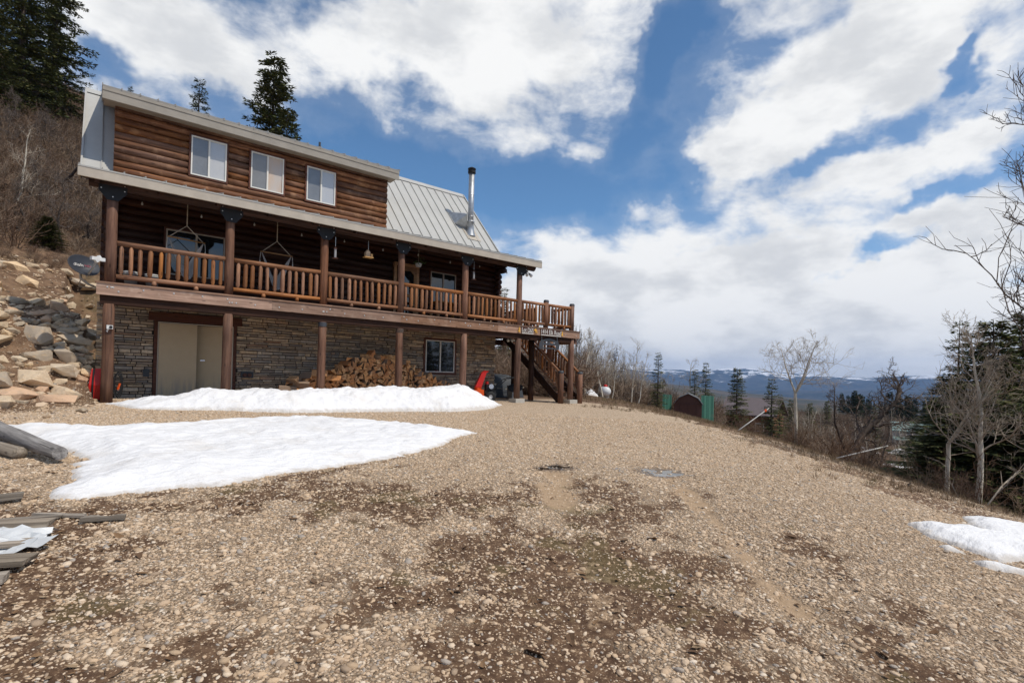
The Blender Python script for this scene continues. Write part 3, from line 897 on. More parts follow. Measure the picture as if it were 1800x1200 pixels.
# porch door in honey-coloured screen-door frame
d0 = MB().box((8.22, YW-.12, 2.80), (8.32, YW+.05, 4.90)).box((9.14, YW-.12, 2.80), (9.24, YW+.05, 4.90)).box((8.32, YW-.119, 4.78), (9.14, YW+.05, 4.90)).build('porch_door', 'honey_wood', cabin)
b = MB().box((8.34, YW-.16, 2.82), (8.46, YW-.125, 4.76)).box((9.00, YW-.16, 2.82), (9.12, YW-.125, 4.76)).box((8.46, YW-.159, 4.62), (9.00, YW-.126, 4.76)).box((8.46, YW-.159, 2.82), (9.00, YW-.126, 3.02)).box((8.46, YW-.159, 3.66), (9.00, YW-.126, 3.76))
for (x, zz_, sx) in ((8.46, 4.62, 1), (9.00, 4.62, -1), (8.46, 3.66, 1), (9.00, 3.66, -1)):
    b.prism([(x, zz_), (x+.13*sx, zz_), (x, zz_-.13)] if sx > 0 else [(x, zz_), (x, zz_-.13), (x-.13, zz_)], YW-.158, YW-.127)
b.build('screen_frame', 'honey_wood', d0)
MB().box((8.32, YW-.10, 2.82), (9.14, YW-.07, 4.78)).build('pane', 'glass_dark', d0)
MB().box((8.95, YW-.20, 3.80), (8.99, YW-.16, 3.95)).build('handle', 'black_metal', d0)

# --- stone ground floor
GD = (1.13, 3.03, -.3, 2.12)
stone_wall = MB().box((-.02, YW-.02, -.25), (GD[0]-.04, YW+.30, 2.50)).box((GD[1]+.04, YW-.02, -.25), (12.93, YW+.30, 2.50)).box((GD[0]-.04, YW-.02, 2.13), (GD[1]+.04, YW+.30, 2.50)).build('stone_wall', 'mortar', cabin)
MB().box((GD[0]-.03, YW+.6, -.25), (GD[1]+.03, YW+.64, 2.2)).build('inner_wall', 'mortar', cabin); LW = (9.62, 10.91, .91, 2.14)
so = [(GD[0]-.09, GD[1]+.09, GD[2], GD[3]+.20), (LW[0]-.09, LW[1]+.09, LW[2]-.09, LW[3]+.09)]
stones = []
z = -.22
rs = np.random.RandomState(5)
row = 0
while z < 2.5:
    h = .05+.07*rs.rand()**1.3
    x = -.20-rs.rand()*.2
    while x < 12.93:
        ln = .13+.50*rs.rand()**1.7
        a, b_ = max(x, -.22), min(x+ln, 12.95)
        for (l, r_) in spans(a, b_, z+h/2, so):
            if r_-l > .04: stones.append((l, r_, z, min(z+h, 2.52)))
        x += ln
    z += h
def stone_verts(l, r_, z0, z1, rs):
    y = YW-.02-(.018+.07*rs.rand()); g = .0075
    j = lambda: (rs.rand()-.5)*.012
    x0, x1, a0, a1 = l+g, r_-g, z0+g, z1-g
    bv = .010
    vs = [(x0, YW, a0), (x1, YW, a0), (x1, YW, a1), (x0, YW, a1)]
    vs += [(x0+j(), y+.014, a0+j()*.6), (x1+j(), y+.014, a0+j()*.6), (x1+j(), y+.014, a1+j()*.6), (x0+j(), y+.014, a1+j()*.6)]
    vs += [(x0+bv, y+j(), a0+bv), (x1-bv, y+j(), a0+bv), (x1-bv, y+j(), a1-bv), (x0+bv, y+j(), a1-bv)]
    fs = [(8, 9, 10, 11)]
    for o1 in (0, 4):
        for q in range(4):
            fs.append((o1+q, o1+(q+1) % 4, o1+4+(q+1) % 4, o1+4+q))
    return vs, fs
stones.sort(key=lambda s: -(s[1]-s[0])*(s[3]-s[2]))
vis = [s for s in stones if s[2] > .1]
hid = [s for s in stones if s[2] <= .1]
for s in vis[:300]:
    vs, fs = stone_verts(*s, rs)
    cx, cz = (s[0]+s[1])/2, (s[2]+s[3])/2
    vs = [(v[0]-cx, v[1]-YW, v[2]-cz) for v in vs]
    MB().add(vs, fs).build('stone', 'stone_veneer', stone_wall, loc=(cx, YW, cz))
b = MB()
for s in vis[300:]+hid:
    b.add(*stone_verts(*s, rs))
tag(b.build('stones', 'stone_veneer', stone_wall), kind='stuff')
# double garage door, its right leaf set back a little
fr = MB()
fr.box((GD[0]-.085, YW-.10, -.2), (GD[0]-.002, YW+.1, 2.12)); fr.box((GD[1]+.002, YW-.10, -.2), (GD[1]+.085, YW+.1, 2.12))
fr.box((GD[0]-.22, YW-.125, 2.122), (GD[1]+.22, YW+.1, 2.36))
dfr = fr.build('door_frame', 'trim_brown', cabin)
MB().box((GD[0], YW-.085, -.2), (GD[0]+.03, YW-.03, 2.10)).box((GD[0]+.03, YW-.085, 2.07), (GD[1]-.03, YW-.03, 2.10)).box((GD[1]-.03, YW-.085, -.2), (GD[1], YW-.03, 2.10)).build('casing', 'tan_frame', dfr)
dl = MB().box((GD[0]+.032, YW-.11, .02), (2.08, YW-.06, 2.065)).build('door', 'door_paint', cabin)
dr = MB().box((2.084, YW-.095, .02), (GD[1]-.032, YW-.055, 2.065)).build('door', 'door_paint', cabin)
hx, hy = GD[1]-.035, YW-.055
dr.matrix_basis = Matrix.Translation((hx, hy, 0)) @ Matrix.Rotation(math.radians(-17), 4, 'Z') @ Matrix.Translation((-hx, -hy, 0))
MB().lathe([(.002, -.03), (.03, -.03), (.03, 0), (.002, 0)], 12, (2.20, YW-.06, 1.06), 'Y').box((2.19, YW-.115, 1.045), (2.31, YW-.10, 1.07)).box((2.19, YW-.10, 1.05), (2.21, YW-.06, 1.068)).build('handle', 'chrome', dr)
MB().lathe([(.002, -.025), (.028, -.025), (.028, 0), (.002, 0)], 12, (2.20, YW-.06, 1.22), 'Y').build('lock', 'chrome', dr)
window(*LW, YW-.06, 'glass_dark', 'glass_dark', 'white_vinyl', 'trim_brown', tw=.09)
MB().box((-.02, YW-.015, 2.50), (12.95, YW+.28, 2.56)).build('wall_plate', 'dark_wood', cabin)
# outlet boxes on the stone
MB().box((3.26, YW-.14, .57), (3.60, YW-.06, .76)).build('outlet_plate', 'tarp', cabin)
for x in (3.31, 3.44):
    MB().lathe([(.004, -.06), (.05, -.06), (.062, -.03), (.062, 0), (.004, 0)], 14, (x+.05, YW-.141, .655), 'Y').build('hydrant_cap', 'shed_red', cabin, smooth=False)
MB().box((.82, YW-.13, .55), (.96, YW-.06, .76)).build('meter_box', 'tarp', cabin)

# --- deck
deck = MB().box((-.20, -.06, 2.735), (12.93, YW+.02, ZD)).box((12.93, -.06, 2.735), (14.45, 7.2, ZD)).box((14.45, -.06, 2.735), (15.62, 1.15, ZD)).box((14.45, 3.75, 2.735), (15.62, 7.2, ZD)).build('deck_floor', 'dark_wood', cabin)
XF = [(-.25, 3.55), (3.552, 7.45), (7.452, 11.4), (11.402, 15.72)]
for j, (a, b_) in enumerate(XF):
    f = MB().box((0, -.0, -.135), (b_-a, .09, .135)).build('fascia_board', 'deck_wood', cabin, loc=(a, -.16, 2.605))
    bolts = [x for x in np.arange(.02, 15.7, .62)]+[i2*S+dx for i2 in range(6) for dx in (-.05, .06, .16)]
    for x in bolts:
        if a+.1 < x < b_-.1:
            zz_ = 2.605+(.05 if int(x*10) % 3 == 0 else -.035)
            MB().lathe([(.001, -.014), (.016, -.012), (.024, 0)], 8, (x-a, 0, zz_-2.605), 'Y').build('bolt', 'steel_bolt', f)
for (a, b_) in ((-.28, 5.2), (5.203, 10.1), (10.103, 15.74)):
    MB().box((0, 0, 0), (b_-a, .16, .032)).build('deck_board', 'deck_wood', cabin, loc=(a, -.19, 2.742))
for x in np.arange(.1, 15.6, .61):
    y1 = YW if x < 12.9 else (7.1 if x < 14.4 else 1.1)
    MB().box((0, 0, 0), (.05, y1+.05, .21)).build('joist', 'dark_wood', cabin, loc=(x, -.068, 2.52))
MB().box((-.18, .02-.10, 2.27), (15.55, .02+.10, 2.518)).build('deck_beam', 'dark_wood', cabin)
MB().box((13.0, 3.8, 2.27), (15.55, 4.0, 2.518)).build('deck_beam', 'dark_wood', cabin)
MB().box((15.5, -.3+.25, 2.25), (15.66, 1.1, 2.46)).build('deck_beam', 'post_wood', cabin)

# --- porch posts, lower and upper, with black steel brackets
for k in range(6):
    X = k*S
    zb = tz(X, 0)
    foot = -.1+zb if k < 5 else zb+.14
    log('post', (X, 0, foot), (X, 0, 2.28), .118, 'post_wood', cabin, 200+k, 14)
    pu = log('post', (X, 0, ZD-.02), (X, 0, 4.98), .112, 'post_wood', cabin, 230+k, 14)
    br = MB().prism([(-.27, 5.12), (-.27, 4.90), (-.11, 4.70), (.11, 4.70), (.27, 4.90), (.27, 5.12)], -.128, -.120)
    o = br.build('bracket', 'black_metal', cabin, loc=(X, 0, 0))
    bb = MB()
    for q in ((-.22, 5.07), (.22, 5.07), (-.22, 4.95), (.22, 4.95), (0, 4.78)):
        bb.lathe([(.001, -.010), (.013, -.008), (.016, 0)], 6, (q[0], -.1285, q[1]), 'Y')
    bb.build('bolt', 'steel_bolt', o)
for k in (2, 3):
    X = k*S
    MB().tube([(X, 0, 2.14), (X, 0, 2.27)], .124, 14, False).build('post_cap', 'sign_metal' if k == 2 else 'oak_bark', cabin, smooth=True)
X7 = 15.39
log('post', (X7, 0, tz(X7, 0)+.14), (X7, 0, 2.52), .12, 'post_wood', cabin, 260, 14)
for X in (5*S, X7):
    zb = tz(X, 0)
    MB().box((-.22, -.22, -.4), (.22, .22, .15)).build('pier_block', 'concrete', cabin, loc=(X, 0, zb))
for X in (13.92, X7):
    o = log('rail_post', (X, 0, ZD-.04), (X, 0, 3.86), .105, 'post_wood', cabin, 270, 14)
    MB().lathe([(.001, .06), (.09, .05), (.112, 0), (.112, -.05)], 14, (0, 0, 0)).build('cap', 'sign_metal', cabin, smooth=True, loc=(X, 0, 3.875))
# deck posts farther back
for (X, Y, pier) in ((13.05, 3.9, 1), (14.2, 1.15, 0), (15.45, 3.9, 1), (13.05, 7.0, 1), (15.45, 7.0, 1)):
    zb = tz(X, Y)
    log('post', (X, Y, zb+(.55 if pier else .05)), (X, Y, 2.5), .10 if pier else .12, 'dark_wood', cabin, int(X*7+Y), 12)
    if pier: MB().box((-.2, -.2, -.4), (.2, .2, .6)).build('pier_block', 'concrete', cabin, loc=(X, Y, zb))

# --- railings
def railing(p, q, n, slope=False, zt=.93, zbm=.145, rt_=.062):
    p = Vector(p); q = Vector(q); d = q-p
    top = log('railing', p+Vector((0, 0, zt)), q+Vector((0, 0, zt)), rt_, 'rail_wood', cabin, int(p.x*13) % 97, 10)
    inv = top.matrix_basis.inverted()
    def sub(o):
        o.parent = top; o.matrix_parent_inverse = inv; return o
    sub(log('bottom_rail', p+Vector((0, 0, zbm)), q+Vector((0, 0, zbm)), rt_*.92, 'rail_wood', None, int(q.x*17) % 97, 10))
    hb = zt-zbm-.14
    for k in range(n):
        t = (k+.5+random.uniform(-.09, .09))/n; c = p+d*t
        o = put(BAL[k % len(BAL)], 'baluster'); dv = random.uniform(.86, 1.14); o.scale = (hb/.65, dv, dv)
        o.rotation_mode = 'QUATERNION'
        o.rotation_quaternion = Vector((random.uniform(-.02, .02), random.uniform(-.02, .02), 1)).to_track_quat('X', 'Z') @ Quaternion((1, 0, 0), random.uniform(0, 6.28))
        o.location = c+Vector((0, 0, zbm+.07)); sub(o)
    if not slope:
        for t in (.33, .72):
            c = p+d*t
            sub(MB().tube([(0, 0, 0), (0, 0, zbm-.03)], .055, 10).build('spacer', 'rail_wood', None, smooth=True, loc=c))
BAL = [log_mesh(.65, .052, 10, .012, 400+k, 'taper').mesh('baluster', 'rail_wood', True) for k in range(5)]
for k in range(5):
    railing((k*S+.105, 0, ZD), ((k+1)*S-.105, 0, ZD), 12)
railing((5*S+.105, 0, ZD), (13.92-.09, 0, ZD), 7)
railing((13.92+.09, 0, ZD), (X7-.09, 0, ZD), 7)
railing((X7, .10, ZD), (X7, 1.1, ZD), 5)
railing((14.45, 1.2, ZD), (14.45, 3.6, ZD), 11)
railing((12.95+.2, 7.0, ZD), (15.5, 7.0, ZD), 12)
railing((15.5, 3.9, ZD), (15.5, 6.95, ZD), 14)

# --- stairs down to the front
ST_T, ST_B = Vector((0, 3.72, ZD-.02)), Vector((0, -.02, tz(15.2, -.1)+.02))
stairs = thing_part()
for k, X in enumerate((14.72, 15.84)):
    MB().beam((X, ST_T.y, ST_T.z-.12), (X, ST_B.y, ST_B.z+.12), .06, .30).build('stringer', 'dark_wood', cabin)
    nt = 13
for k in range(1, 14):
    t = k/14
    y = ST_T.y+(ST_B.y-ST_T.y)*t; zz_ = ST_T.z+(ST_B.z-ST_T.z)*t
    MB().box((-.54, -.14, -.02), (.54, .14, .025)).build('stair_tread', 'post_wood', cabin, loc=(15.28, y, zz_))
for X in (14.72, 15.84):
    zb = tz(X, -.08)
    log('newel_post', (X, -.12, zb-.1), (X, -.12, zb+1.28), .115, 'post_wood', cabin, 290, 14)
    MB().lathe([(.001, .05), (.09, .045), (.118, 0), (.118, -.05)], 14).build('cap', 'sign_metal', cabin, smooth=True, loc=(X, -.12, zb+1.29))
    log('newel_post', (X, 1.75, 1.30), (X, 1.75, 2.62), .10, 'post_wood', cabin, 291, 12)
    railing((X, ST_T.y-.1, ST_T.z+.10), (X, 1.83, 1.42+.10), 9, True, .90, .20, .052)
    railing((X, 1.66, 1.29+.08), (X, .0, .07+.1), 9, True, .92, .22, .052)

# --- beam, rafters and ceiling of the porch
log('porch_beam', (-.45, 0, 5.12), (13.2, 0, 5.12), .15, 'dark_wood', cabin, 301, 12)
MB().add([(-.60, -.36, 5.10), (13.22, -.36, 5.10), (13.22, YW+.02, 5.72), (-.60, YW+.02, 5.72), (-.60, -.36, 5.13), (13.22, -.36, 5.13), (13.22, YW+.02, 5.75), (-.60, YW+.02, 5.75)],
         [(0, 3, 2, 1), (4, 5, 6, 7), (0, 1, 5, 4), (1, 2, 6, 5), (2, 3, 7, 6), (3, 0, 4, 7)]).build('porch_ceiling', 'dark_wood', cabin)
for x in np.arange(-.3, 13.2, 1.23):
    MB().beam((x, -.33, 5.05), (x, YW-.1, 5.63), .09, .11).build('rafter', 'dark_wood', cabin)
# --- roofs: fascia, standing-seam panels
MB().box((-.64, -.42, 5.055), (13.27, -.365, 5.26)).build('eave_fascia', 'fascia', cabin)
MB().box((-.645, -.43, 5.262), (13.275, -.33, 5.285)).build('drip_edge', 'seam_metal', cabin)
for X in (-.63, 13.22):
    MB().beam((X, -.362, 5.16), (X, YW+.05, 5.78), .04, .19).build('rake_board', 'fascia', cabin)
def panels(name, x0, x1, pitch, ya, za, yb, zb, parent, thick=.02, seam=.035):
    L = math.hypot(yb-ya, zb-za); ang = math.atan2(zb-za, yb-ya)
    n = int(round((x1-x0)/pitch)); wd = (x1-x0)/n
    base = MB().box((x0, 0, -thick-.02), (x1, L, -thick-.001)).build(name, 'seam_metal', parent)
    base.location = (0, ya, za); base.rotation_euler = (ang, 0, 0)
    me = MB().box((.012, 0, -thick), (wd-.004, L, 0)).mesh('roof_panel', 'roof_metal')
    ms = MB().box((-.011, -.012, -thick), (.011, L+.005, seam)).mesh('seam', 'seam_metal')
    for k in range(n+1):
        if k < n: put(me, 'roof_panel', base, (x0+k*wd, 0, 0))
        put(ms, 'seam', base, (x0+k*wd, 0, 0))
    return base
panels('porch_roof', -.62, 13.25, .406, -.40, 5.305, YW+.02, 5.95, cabin)
YR, ZR = 5.07, 9.25
panels('main_roof', -.62, 13.08, .406, YW-.02, 5.97, YR, ZR, cabin)
panels('rear_roof', .30, 12.6, .406, 2*YR-YW+.9, 5.0, YR, ZR, cabin)
MB().add([(-.64, YR-.16, ZR-.13), (13.1, YR-.16, ZR-.13), (13.1, YR, ZR+.06), (-.64, YR, ZR+.06), (-.64, YR+.16, ZR-.13), (13.1, YR+.16, ZR-.13)],
         [(0, 1, 2, 3), (3, 2, 5, 4)]).build('ridge_cap', 'roof_metal', cabin)
for X in (-.63, 13.09):
    MB().beam((X, YW-.05, 5.90), (X, YR, ZR-.03), .045, .16).build('rake_board', 'seam_metal', cabin)
MB().add([(12.99, YW+.1, 5.9), (12.99, 8.2, 5.9), (12.99, YR, ZR-.1)], [(0, 1, 2)]).add([(-.0, YW+.1, 5.9), (-.0, YR, ZR-.1), (0, 8.2, 5.9)], [(0, 1, 2)]).build('gable_wall', 'log_porch', cabin)
# dormer roof
YDF = 1.56
MB().box((-.25, YDF, 7.72), (8.10, YDF+.05, 8.02)).build('dormer_fascia', 'fascia_dark', cabin)
MB().box((-.25, YDF-.016, 7.93), (8.10, YDF-.001, 8.02)).build('fascia_strip', 'fascia_dark', cabin)
MB().box((-.22, YDF+.052, 7.78), (8.07, YW+.1, 7.81)).build('dormer_soffit', 'soffit', cabin)
panels('dormer_roof', -.25, 8.10, .406, YDF-.03, 8.055, YR, ZR-.02, cabin)
for X in (-.235, 8.085):
    MB().beam((X, YDF+.055, 7.93), (X, YR, ZR-.14), .04, .20).build('rake_board', 'fascia', cabin)
for X in (.06, 7.84):
    MB().add([(X, YW+.15, 5.9), (X, YR, ZR-.1), (X, YW+.15, 8.1)], [(0, 1, 2)] if X < 1 else [(2, 1, 0)]).build('dormer_cheek', 'log_wall', cabin)
# roof vent
MB().box((5.3, 2.9, 8.5), (5.55, 3.15, 8.62)).tube([(5.75, 3.0, 8.4), (5.75, 3.0, 8.85)], .04, 8).build('roof_vent', 'sign_metal', cabin)
# --- stove pipe with cap, collar, flashing and snow cricket
CX, CY = 12.08, 2.85
cz = 5.97+(CY-YW)*(ZR-5.97)/(YR-YW)
pipe = MB().tube([(CX, CY, cz-.15), (CX, CY, 9.38)], .12, 18).build('stove_pipe', 'galvanised', cabin, smooth=False)
for poly in pipe.data.polygons: poly.use_smooth = len(poly.vertices) == 4
for zz_ in (7.55, 8.45): MB().lathe([(.121, -.015), (.127, 0), (.121, .015)], 18, (CX, CY, zz_)).build('joint', 'galvanised', pipe)
MB().lathe([(.10, 9.36), (.165, 9.38), (.165, 9.48), (.135, 9.49), (.135, 9.53), (.17, 9.54), (.17, 9.58), (.06, 9.64), (.001, 9.64)], 18, (CX, CY, 0)).build('cap', 'black_metal', pipe, smooth=False)
MB().lathe([(.121, .22), (.18, .16), (.123, .13), (.16, -.2), (.22, -.45)], 18, (CX, CY, cz+.35)).build('collar', 'galvanised', pipe, smooth=True)
sl = (ZR-5.97)/(YR-YW)
def onroof(x, y, up=0): return (x, y-up*.7, 5.97+(y-YW)*sl+up*.7)
MB().add([onroof(CX-.62, 3.75, .03), onroof(CX+.35, 3.95, .03), onroof(CX-.05, 3.05, .03), onroof(CX-.28, 3.12, .65), onroof(CX-.60, 3.2, .03)],
         [(0, 3, 1), (0, 4, 3), (3, 2, 1), (4, 2, 3)]).build('cricket', 'galvanised', cabin)
MB().add([onroof(CX-.3, 2.55, .036), onroof(CX+.35, 2.55, .036), onroof(CX+.35, 3.2, .036), onroof(CX-.3, 3.2, .036)], [(0, 1, 2, 3)]).build('flashing', 'fascia', cabin)
# flood lamps
def flood(x, y, z):
    b = MB().tube([(x, y, z+.06), (x, y, z)], .05, 10)
    a = b.build('flood_lamp', 'white_plastic', cabin)
    for s in (-1, 1):
        MB().tube([(x, y, z+.02), (x+.08*s, y-.06, z-.06)], .012, 6).tube([(x+.07*s, y-.04, z-.04), (x+.1*s, y-.11, z-.12), (x+.12*s, y-.15, z-.16)], [.03, .055, .06], 10).build('lamp_head', 'white_plastic', a, smooth=True)
flood(13.05, 1.3, 2.42); flood(12.95, .1, 4.92)

# ------------------------------------------------------------------ snow banks
snow_patch('long white snow ridge lying in front of the porch posts',
    [(-.05, -.6), (.5, -1.9), (2.1, -2.35), (3.4, -2.8), (6.1, -2.75), (7.7, -3.05), (9.3, -2.5), (10.9, -1.2), (10.9, -.55), (9.6, -.28), (6, -.42), (2.5, -.5), (.8, -.45)],
    .045, .50, .80, 3, .07, .10, extra=lambda X, Y: np.interp(X, [0, .6, 2, 4, 6, 7.5, 9, 9.9, 10.9], [.35, .5, .86, .9, 1.05, 1.15, 1.4, .85, .35]))
SN2 = [(-1.6, -4.5), (-.99, -4.2), (-.13, -4.75), (1.1, -4.55), (2.54, -3.8), (3.9, -3.95), (4.7, -5.0), (5.25, -6.1), (5.75, -6.95), (5.2, -7.25), (4.5, -7.85), (3.25, -8.5), (2.6, -8.82), (1.68, -8.95), (1.13, -9.15), (.7, -9.38), (.13, -9.3), (-.31, -9.33), (-.51, -9.25), (-.56, -9.07), (-.44, -8.7), (-.36, -8.2), (-.36, -7.55), (-.52, -6.9), (-.75, -6.3), (-1.2, -5.7), (-1.7, -5.2)]
snow_patch('broad melting snow field beside the grey log on the left', SN2, .045, .13, .55, 13, .05, .10)
snow_patch('snow bank at the right edge of the gravel drive', [(6.62, -13.83), (6.98, -13.9), (7.0, -14.08), (7.45, -14.19), (7.45, -14.28), (7.25, -14.32), (8.14, -14.05), (8.6, -14.2), (8.85, -14.45), (9.6, -14.9), (6.55, -15.2), (6.45, -14.8), (6.1, -14.70), (6.16, -14.52), (6.23, -14.28), (6.27, -14.12)], .03, .09, .20, 23, .02, .05)
snow_patch('thin strip of snow beside the bank on the right', [(5.77, -14.54), (5.94, -14.64), (5.97, -14.86), (6.1, -15.2), (5.86, -15.2), (5.82, -14.87), (5.68, -14.66)], .02, .045, .07, 33, .006, .012)
snow_patch('small snow scrap between the bank and the strip', [(6.04, -14.25), (6.2, -14.3), (6.02, -14.47), (5.93, -14.33)], .016, .03, .05, 43, .004, .01)
snow_patch('snow lying along the lower track by the leaning trunk', [(61.6, 1.2), (61.2, -1.5), (59.2, -2.6), (55, -1.8), (57, .6)], .3, .25, .6, 53, .05, .3)
snow_patch('snow strip on the flat below the crooked oak', [(88, 15), (86, 9.4), (80, 7.5), (80, 12)], .35, .25, .7, 63, .05, .4)
snow_patch('snow strip along the sandy track far below', [(92, 8), (74, .6), (70, 1.2), (84, 8)], .35, .25, .7, 73, .05, .4)
# puddles in the ruts
def puddle(q, label, seed):
    cx, cy, lv, ra, rb, tilt = q
    st = .014; xs = np.arange(cx-.8, cx+.8, st); ys = np.arange(cy-.8, cy+.8, st)
    X, Y = np.meshgrid(xs, ys); dx_, dy_ = X-cx, Y-cy
    U_, V_ = dx_*math.cos(tilt)+dy_*math.sin(tilt), -dx_*math.sin(tilt)+dy_*math.cos(tilt)
    f = 1-np.hypot(U_/ra, V_/rb)+(fbm(X*4, Y*4, 3, seed)-.5)*2.2+(fbm(X*14, Y*14, 3, seed+4)-.5)*1.0
    wet_ = f > 0
    ny_, nx_ = X.shape; vi = np.arange(nx_*ny_).reshape(ny_, nx_)
    kp = wet_[:-1, :-1] & wet_[1:, 1:] & wet_[1:, :-1] & wet_[:-1, 1:]
    F = np.stack([vi[:-1, :-1][kp], vi[:-1, 1:][kp], vi[1:, 1:][kp], vi[1:, :-1][kp]], 1)
    used, inv = np.unique(F.ravel(), return_inverse=True)
    Z = terrain(X, Y)+.004
    V = np.stack([X.ravel(), Y.ravel(), (Z-.001).ravel()], 1)[used]
    return tag(put(np_mesh('puddle', V, inv.reshape(F.shape), 'puddle'), 'puddle'), label, kind='structure')
puddle(PUDDLES[0], 'shallow muddy puddle in the left wheel rut', 101)
puddle(PUDDLES[1], 'shallow puddle mirroring the sky in the right wheel rut', 117)

# ------------------------------------------------------------------ boulders of the retaining bank
def rock_mesh(seed):
    rs = np.random.RandomState(seed)
    bm = bmesh.new()
    for k in range(20):
        v = rs.randn(3); v /= np.linalg.norm(v)
        v = np.sign(v)*np.abs(v)**.75
        v *= (.72+.5*rs.rand())*np.array([1, .7, .5])
        bm.verts.new(v)
    r = bmesh.ops.convex_hull(bm, input=bm.verts)
    bmesh.ops.delete(bm, geom=[g for g in r['geom_interior'] if isinstance(g, bmesh.types.BMVert)], context='VERTS')
    bmesh.ops.dissolve_limit(bm, angle_limit=.28, verts=bm.verts, edges=bm.edges)
    bmesh.ops.bevel(bm, geom=list(bm.edges), offset=.03, segments=1, affect='EDGES', clamp_overlap=True)
    bmesh.ops.triangulate(bm, faces=bm.faces)
    for v in bm.verts:
        v.co *= 1+.05*(rs.rand()-.5)
    me = bpy.data.meshes.new('boulder'); bm.to_mesh(me); bm.free()
    me.materials.append(M['boulder'])
    me.polygons.foreach_set('use_smooth', [True]*len(me.polygons))
    try: me.set_sharp_from_angle(angle=math.radians(24))
    except Exception: pass
    return me
ROCKS = [rock_mesh(700+k) for k in range(14)]
placed = []
def add_rock(x, y, r, label, group=None, dz=.0, rz=None):
    o = put(ROCKS[random.randrange(len(ROCKS))], 'boulder')
    o.location = (x, y, tz(x, y)+r*.07+dz)
    o.rotation_euler = (random.uniform(-.35, .5), random.uniform(-.35, .35), random.uniform(0, 6.28) if rz is None else rz)
    o.scale = (r*random.uniform(.9, 1.15), r*random.uniform(.9, 1.2), r*random.uniform(.85, 1.2))
    tag(o, label, 'rock', group)
    placed.append((x, y, r))
    return o
random.seed(21)
big = [(-.80, .45, .36, 'pale angular boulder at the foot of the bank nearest the corner post'),
       (-1.25, -.05, .44, 'long slanting pale boulder low on the rock bank'),
       (-.78, .95, .36, 'dark grey boulder in the deck shadow near the stone wall'),
       (-1.30, 1.30, .46, 'largest shaded boulder left of the stone wall'),
       (-.66, 1.55, .36, 'shaded boulder wedged against the stone wall corner'),
       (-1.95, .6, .42, 'white cracked boulder in the middle of the rock bank'),
       (-.75, -.35, .33, 'flat buff boulder beside the red bag'),
       (-1.45, -.75, .36, 'rounded pinkish boulder at the toe of the bank'),
       (-2.2, -2.6, .17, 'single pale stone on the dark earth left of the rocks'),
       (-.42, -2.35, .15, 'reddish flat stone lying alone near the snow')]
for (x, y, r, lab) in big: add_rock(x, y, r, lab)
def bank(n, d0, d1, x0, x1, y0, y1, sizes, pick):
    tries = 0; k = 0
    while tries < 16000 and k < n:
        tries += 1
        y = random.uniform(y0, y1); x = random.uniform(x0, x1)
        d = -.5*(x+1.7)+.866*(y+1.0)
        if d < d0 or d > d1 or (x > -.62 and y < .35): continue
        r = random.choice(sizes)
        if any(math.hypot(x-a, y-b_) < .54*(r+c) for a, b_, c in placed): continue
        add_rock(x, y, r, *pick(r)); k += 1
bank(125, -.35, 2.9, -4.6, -.34, -1.6, 2.4, (.12, .15, .18, .22, .27, .34),
     lambda r: ('large buff boulder in the lower rock bank beside the corner post', 'large boulders of the lower bank') if r > .2 else ('small buff stone filling the lower rock bank beside the corner post', 'small stones of the lower bank'))
bank(84, 8.2, 12.9, -7.5, -.2, 6.5, 14.0, (.16, .2, .25, .32, .42),
     lambda r: ('sunlit sandstone boulder in the upper rock bank behind the cabin', 'boulders of the upper bank'))
bank(12, 2.9, 8.2, -5, -.35, 1.5, 9, (.14, .2, .26), lambda r: ('half buried stone on the terrace between both rock banks', 'stones on the terrace'))
bank(26, .3, 2.9, -.95, -.32, .45, 2.5, (.12, .15, .18, .22), lambda r: ('small stone wedged between the lower rock bank and the stone wall', 'stones wedged against the wall'))
bank(16, 8.0, 13, -1.3, .2, 8.0, 14, (.16, .2, .25, .3), lambda r: ('boulder of the upper bank seen just left of the deck corner', 'upper boulders left of the deck'))
for k in range(20):
    x = random.uniform(-8, -.4); y = random.uniform(13, 19)
    add_rock(x, y, random.uniform(.08, .2), 'small pale stone on the bare slope above the boulders', 'stones on the upper slope')

# ------------------------------------------------------------------ firewood
def split_log(seed):
    rs = np.random.RandomState(seed)
    n = rs.choice([3, 3, 4]); a0 = rs.rand()*6.28
    poly = []
    if rs.rand() < .10:
        poly = [(math.cos(a)*.085*(1+.08*rs.randn()), math.sin(a)*.085) for a in np.linspace(0, 6.28, 11)[:-1]]
    else:
        for k in range(n):
            a = a0+2*math.pi*k/n+rs.randn()*.32
            poly.append((math.cos(a)*(.085+.04*rs.rand()), math.sin(a)*(.07+.035*rs.rand())))
    L = .40+.05*rs.rand(); m_ = len(poly)
    vs = [(x, -L/2+rs.randn()*.006, z) for x, z in poly]+[(x*1.0+rs.randn()*.006, L/2, z) for x, z in poly]
    b = MB()
    b.add(vs, [tuple(range(m_))], 0).f
    b.add(vs, [tuple(range(m_-1, -1, -1))], 0) if False else None
    fs = [tuple(range(2*m_-1, m_-1, -1))]
    b.f += fs; b.mi += [0]
    for k in range(m_):
        b.f.append((k, k+m_, (k+1) % m_+m_, (k+1) % m_)); b.mi.append(1 if k % 3 == 0 or m_ > 6 else 0)
    return b.mesh('firewood_log', ['cut_wood', 'bark_side'])
FW = [split_log(800+k) for k in range(14)]
prof_x = [4.3, 4.6, 5.0, 5.5, 5.9, 6.3, 6.6, 7.1, 7.6, 8.2, 8.7, 9.1, 9.5, 9.9, 10.3]
prof_h = [.30, .62, .82, .85, .98, 1.30, 1.38, 1.56, 1.48, 1.42, 1.20, 1.02, .90, .66, .45]
random.seed(5)
nw = 0
zrow = .09; rr = 0
zg = tz(7, 1.4)
